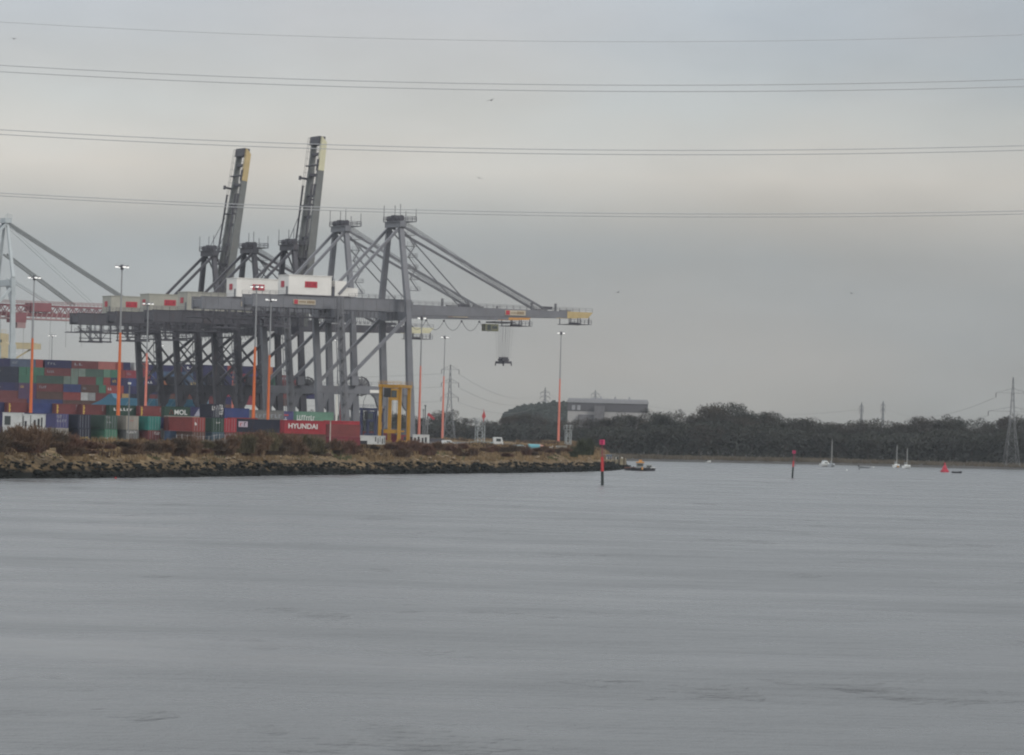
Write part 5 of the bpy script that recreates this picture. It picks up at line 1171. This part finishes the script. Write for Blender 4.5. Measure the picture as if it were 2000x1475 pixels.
obj('hull', hull(4.2, 2.1, .8), m_bw, t); wh = obj('cabin', MB().hexa([(.6,-.75,.8),(2.9,-.6,.8),(2.9,.6,.8),(.6,.75,.8),(.8,-.6,1.7),(2.3,-.5,1.7),(2.3,.5,1.7),(.8,.6,1.7)]), m_bw, t); obj('window', MB().box((1,-.74,1.05), (2.2,-.66,1.35)), m_sglass, wh); obj('canopy', MB().box((.9,-.5,1.71), (2.0,.5,2.0)), mat('hull_grey', (.30,.32,.34)), t)
def dinghy(x, y, L, m, lab, yaw=.2, mot=True):
    p = boat_at(x, y); t = thing('dinghy', lab, 'dinghy', p-Vector((L/2,0,0)), yaw, 'small open boats on moorings'); obj('hull', hull(L, L*.4, .45, .2, .15), m, t)
    obj('thwart', MB().box((L*.35,-L*.17,.3), (L*.42,L*.17,.47)), m_hdk, t)
    if mot: obj('outboard', MB().box((-.25,-.15,.3), (.05,.15,.95)), m_hdk, t)
dinghy(1387, 904, 2.4, m_bw, 'small white open boat near the left end of the far shore', .9); dinghy(1689, 914.5, 3.6, mat('hull_grey', (.30,.32,.34)), 'grey open motor boat between the sailing boats'); dinghy(1869, 924.5, 2.9, m_hdk, 'low dark rowing boat right of the red buoy', .1, False)
def float_(x, y, r, m, lab):
    p = boat_at(x, y); t = thing('mooring_buoy', lab, 'buoy', p, 0, 'small mooring buoys')
    obj('float', MB().tube((0,0,-.1), (0,0,r), r*.8, r).tube((0,0,r), (0,0,r*1.7), r, r*.4), m, t); obj('ring', MB().tube((0,0,r*1.7), (0,0,r*2.1), .05), m_hdk, t)
float_(1654, 919.5, .22, m_bw, 'tiny white mooring buoy below the sailing boats'); float_(1706, 914, .25, m_bw, 'tiny white mooring buoy right of the grey open boat'); float_(1678, 917, .18, m_hdk, 'tiny dark mooring buoy left of the grey open boat')
float_(226, 935.5, .17, m_rd, 'small red buoy close to the dark rocks on the left')

# red channel buoy
p = boat_at(1845, 922.5); t = thing('channel_buoy', 'red cone-shaped channel buoy with a topmark off the far shore', 'buoy', p)
m_bred2 = mat('buoy_red', (.42,.03,.055), .5, .08)
obj('float', MB().tube((0,0,-.4), (0,0,.55), 1.25, 1.2, n=20), m_bred2, t); obj('tower', MB().tube((0,0,.56), (0,0,2.1), .95, .28, n=16), m_bred2, t); obj('topmark', MB().tube((0,0,2.2), (0,0,2.75), .24, n=12).tube((0,0,2.0), (0,0,2.3), .06), m_bred2, t)
obj('daymark', MB().box((-.5,-.8,.8), (.5,-.62,1.4)), m_bred2, t)

# piled beacons
def beacon(x0, y0, x1, y1, ysplit, r, lab):
    p = boat_at(x0, y0); D = p.y; top = at(x1, y1, D)-p; t = thing('channel_beacon', lab, 'beacon', p, 0, 'red piled channel beacons')
    L = top.z; ax = Vector((top.x, 0, top.z)); f = (y0-ysplit)/(y0-y1); a = ax*f
    obj('pile', MB().tube(-ax*.15, a, r, r*.95, n=14), mat('tarred_pile', (.022,.03,.027), .6, .2), t)
    obj('red_pile', MB().tube(a*1.001, ax*.62, r*.98, r*.9, n=14), m_rd if r < .2 else mat('beacon_red', (.45,.035,.04), .5, .1), t)
    obj('staff', MB().tube(ax*.62, ax*.9, r*.35, n=8), mat('staff_dark_red', (.22,.04,.07), .5), t)
    lad = MB(); 
    for k in range(6): q = ax*(.45+.07*k); lad.bar(q+Vector((r*.9,-r*.6,0)), q+Vector((r*1.7,-r*.6,0)), .04)
    lad.bar(ax*.42+Vector((r*1.5,-r*.6,0)), ax*.86+Vector((r*1.3,-r*.6,0)), .05); obj('ladder', lad, mat('staff_dark_red', (.22,.04,.07)), t)
    tm = obj('topmark', MB().tube(ax*.89, ax, r*1.75, n=16), mat('topmark_crimson', (.50,.05,.13), .45, .05), t)
    obj('topmark_band', MB().box((ax.x*.95-r*.5, -r*1.9, ax.z*.9), (ax.x*.95+r*.5, -r*1.7, ax.z*.99)), mat('topmark_dark', (.28,.0,.06), .5), tm)
beacon(1176.5, 948, 1176, 859, 921, .26, 'nearer and larger red beacon on a dark pile in front of the spit')
beacon(1547.5, 934, 1551, 880, 912, .2, 'smaller leaning red beacon on a dark pile in mid-river')

# gulls
def gull(x, y, D, lab, roll):
    p = at(x, y, D); t = thing('gull', lab, 'bird', p, random.uniform(-.6, .6), 'gulls in flight'); t.rotation_euler[1] = roll
    b = MB(); pr = [(-.28,.03),(-.15,.07),(0,.09),(.15,.07),(.24,.05),(.32,.01)]
    for (a, r0), (c, r1) in zip(pr, pr[1:]): b.tube((0,a,0), (0,c,0), r0, r1, n=8, cap=False)
    for s_ in (-1, 1): b.hexa([(s_*.05,-.09,0),(s_*.35,-.06,.12),(s_*.35,.07,.12),(s_*.05,.1,0),(s_*.05,-.09,.025),(s_*.35,-.06,.14),(s_*.35,.07,.14),(s_*.05,.1,.025)]); b.hexa([(s_*.35,-.06,.12),(s_*.7,-.09,.02),(s_*.7,-.04,.02),(s_*.35,.07,.12),(s_*.35,-.06,.14),(s_*.7,-.09,.035),(s_*.7,-.04,.035),(s_*.35,.07,.14)])
    obj('body', b, mat('gull_grey', (.22,.22,.23), .8), t)
for x, y, D, lab, ro in ((936,348,700,'gull flying just above the dark cloud streak, centre sky',.3),(1207,571,650,'gull flying right of the long boom tip',-.4),(1663,573,650,'gull flying in the right part of the sky',.2),(27,76,650,'gull flying in the top left corner of the sky',.1),(959,196,600,'gull flying under the top pair of cables, centre',-.2)): gull(x, y, D, lab, ro)

# ------------------------------------------------------------------ haze
hz_ = MB().box((-1700, -160, -2.6), (1700, 3600, 118))
me = hz_.mesh('haze'); ho = bpy.data.objects.new('haze', me); COL.objects.link(ho); ho['kind'] = 'stuff'; ho['label'] = 'thin grey winter haze over river and port'
m = bpy.data.materials.new('haze_air'); m.use_nodes = True; t = m.node_tree; t.nodes.clear(); mo = N(t, 'ShaderNodeOutputMaterial'); pv = N(t, 'ShaderNodeVolumePrincipled')
pv.inputs['Density'].default_value = .00005; pv.inputs['Color'].default_value = (.86, .92, 1.0, 1); t.links.new(pv.outputs[0], mo.inputs['Volume']); me.materials.append(m)
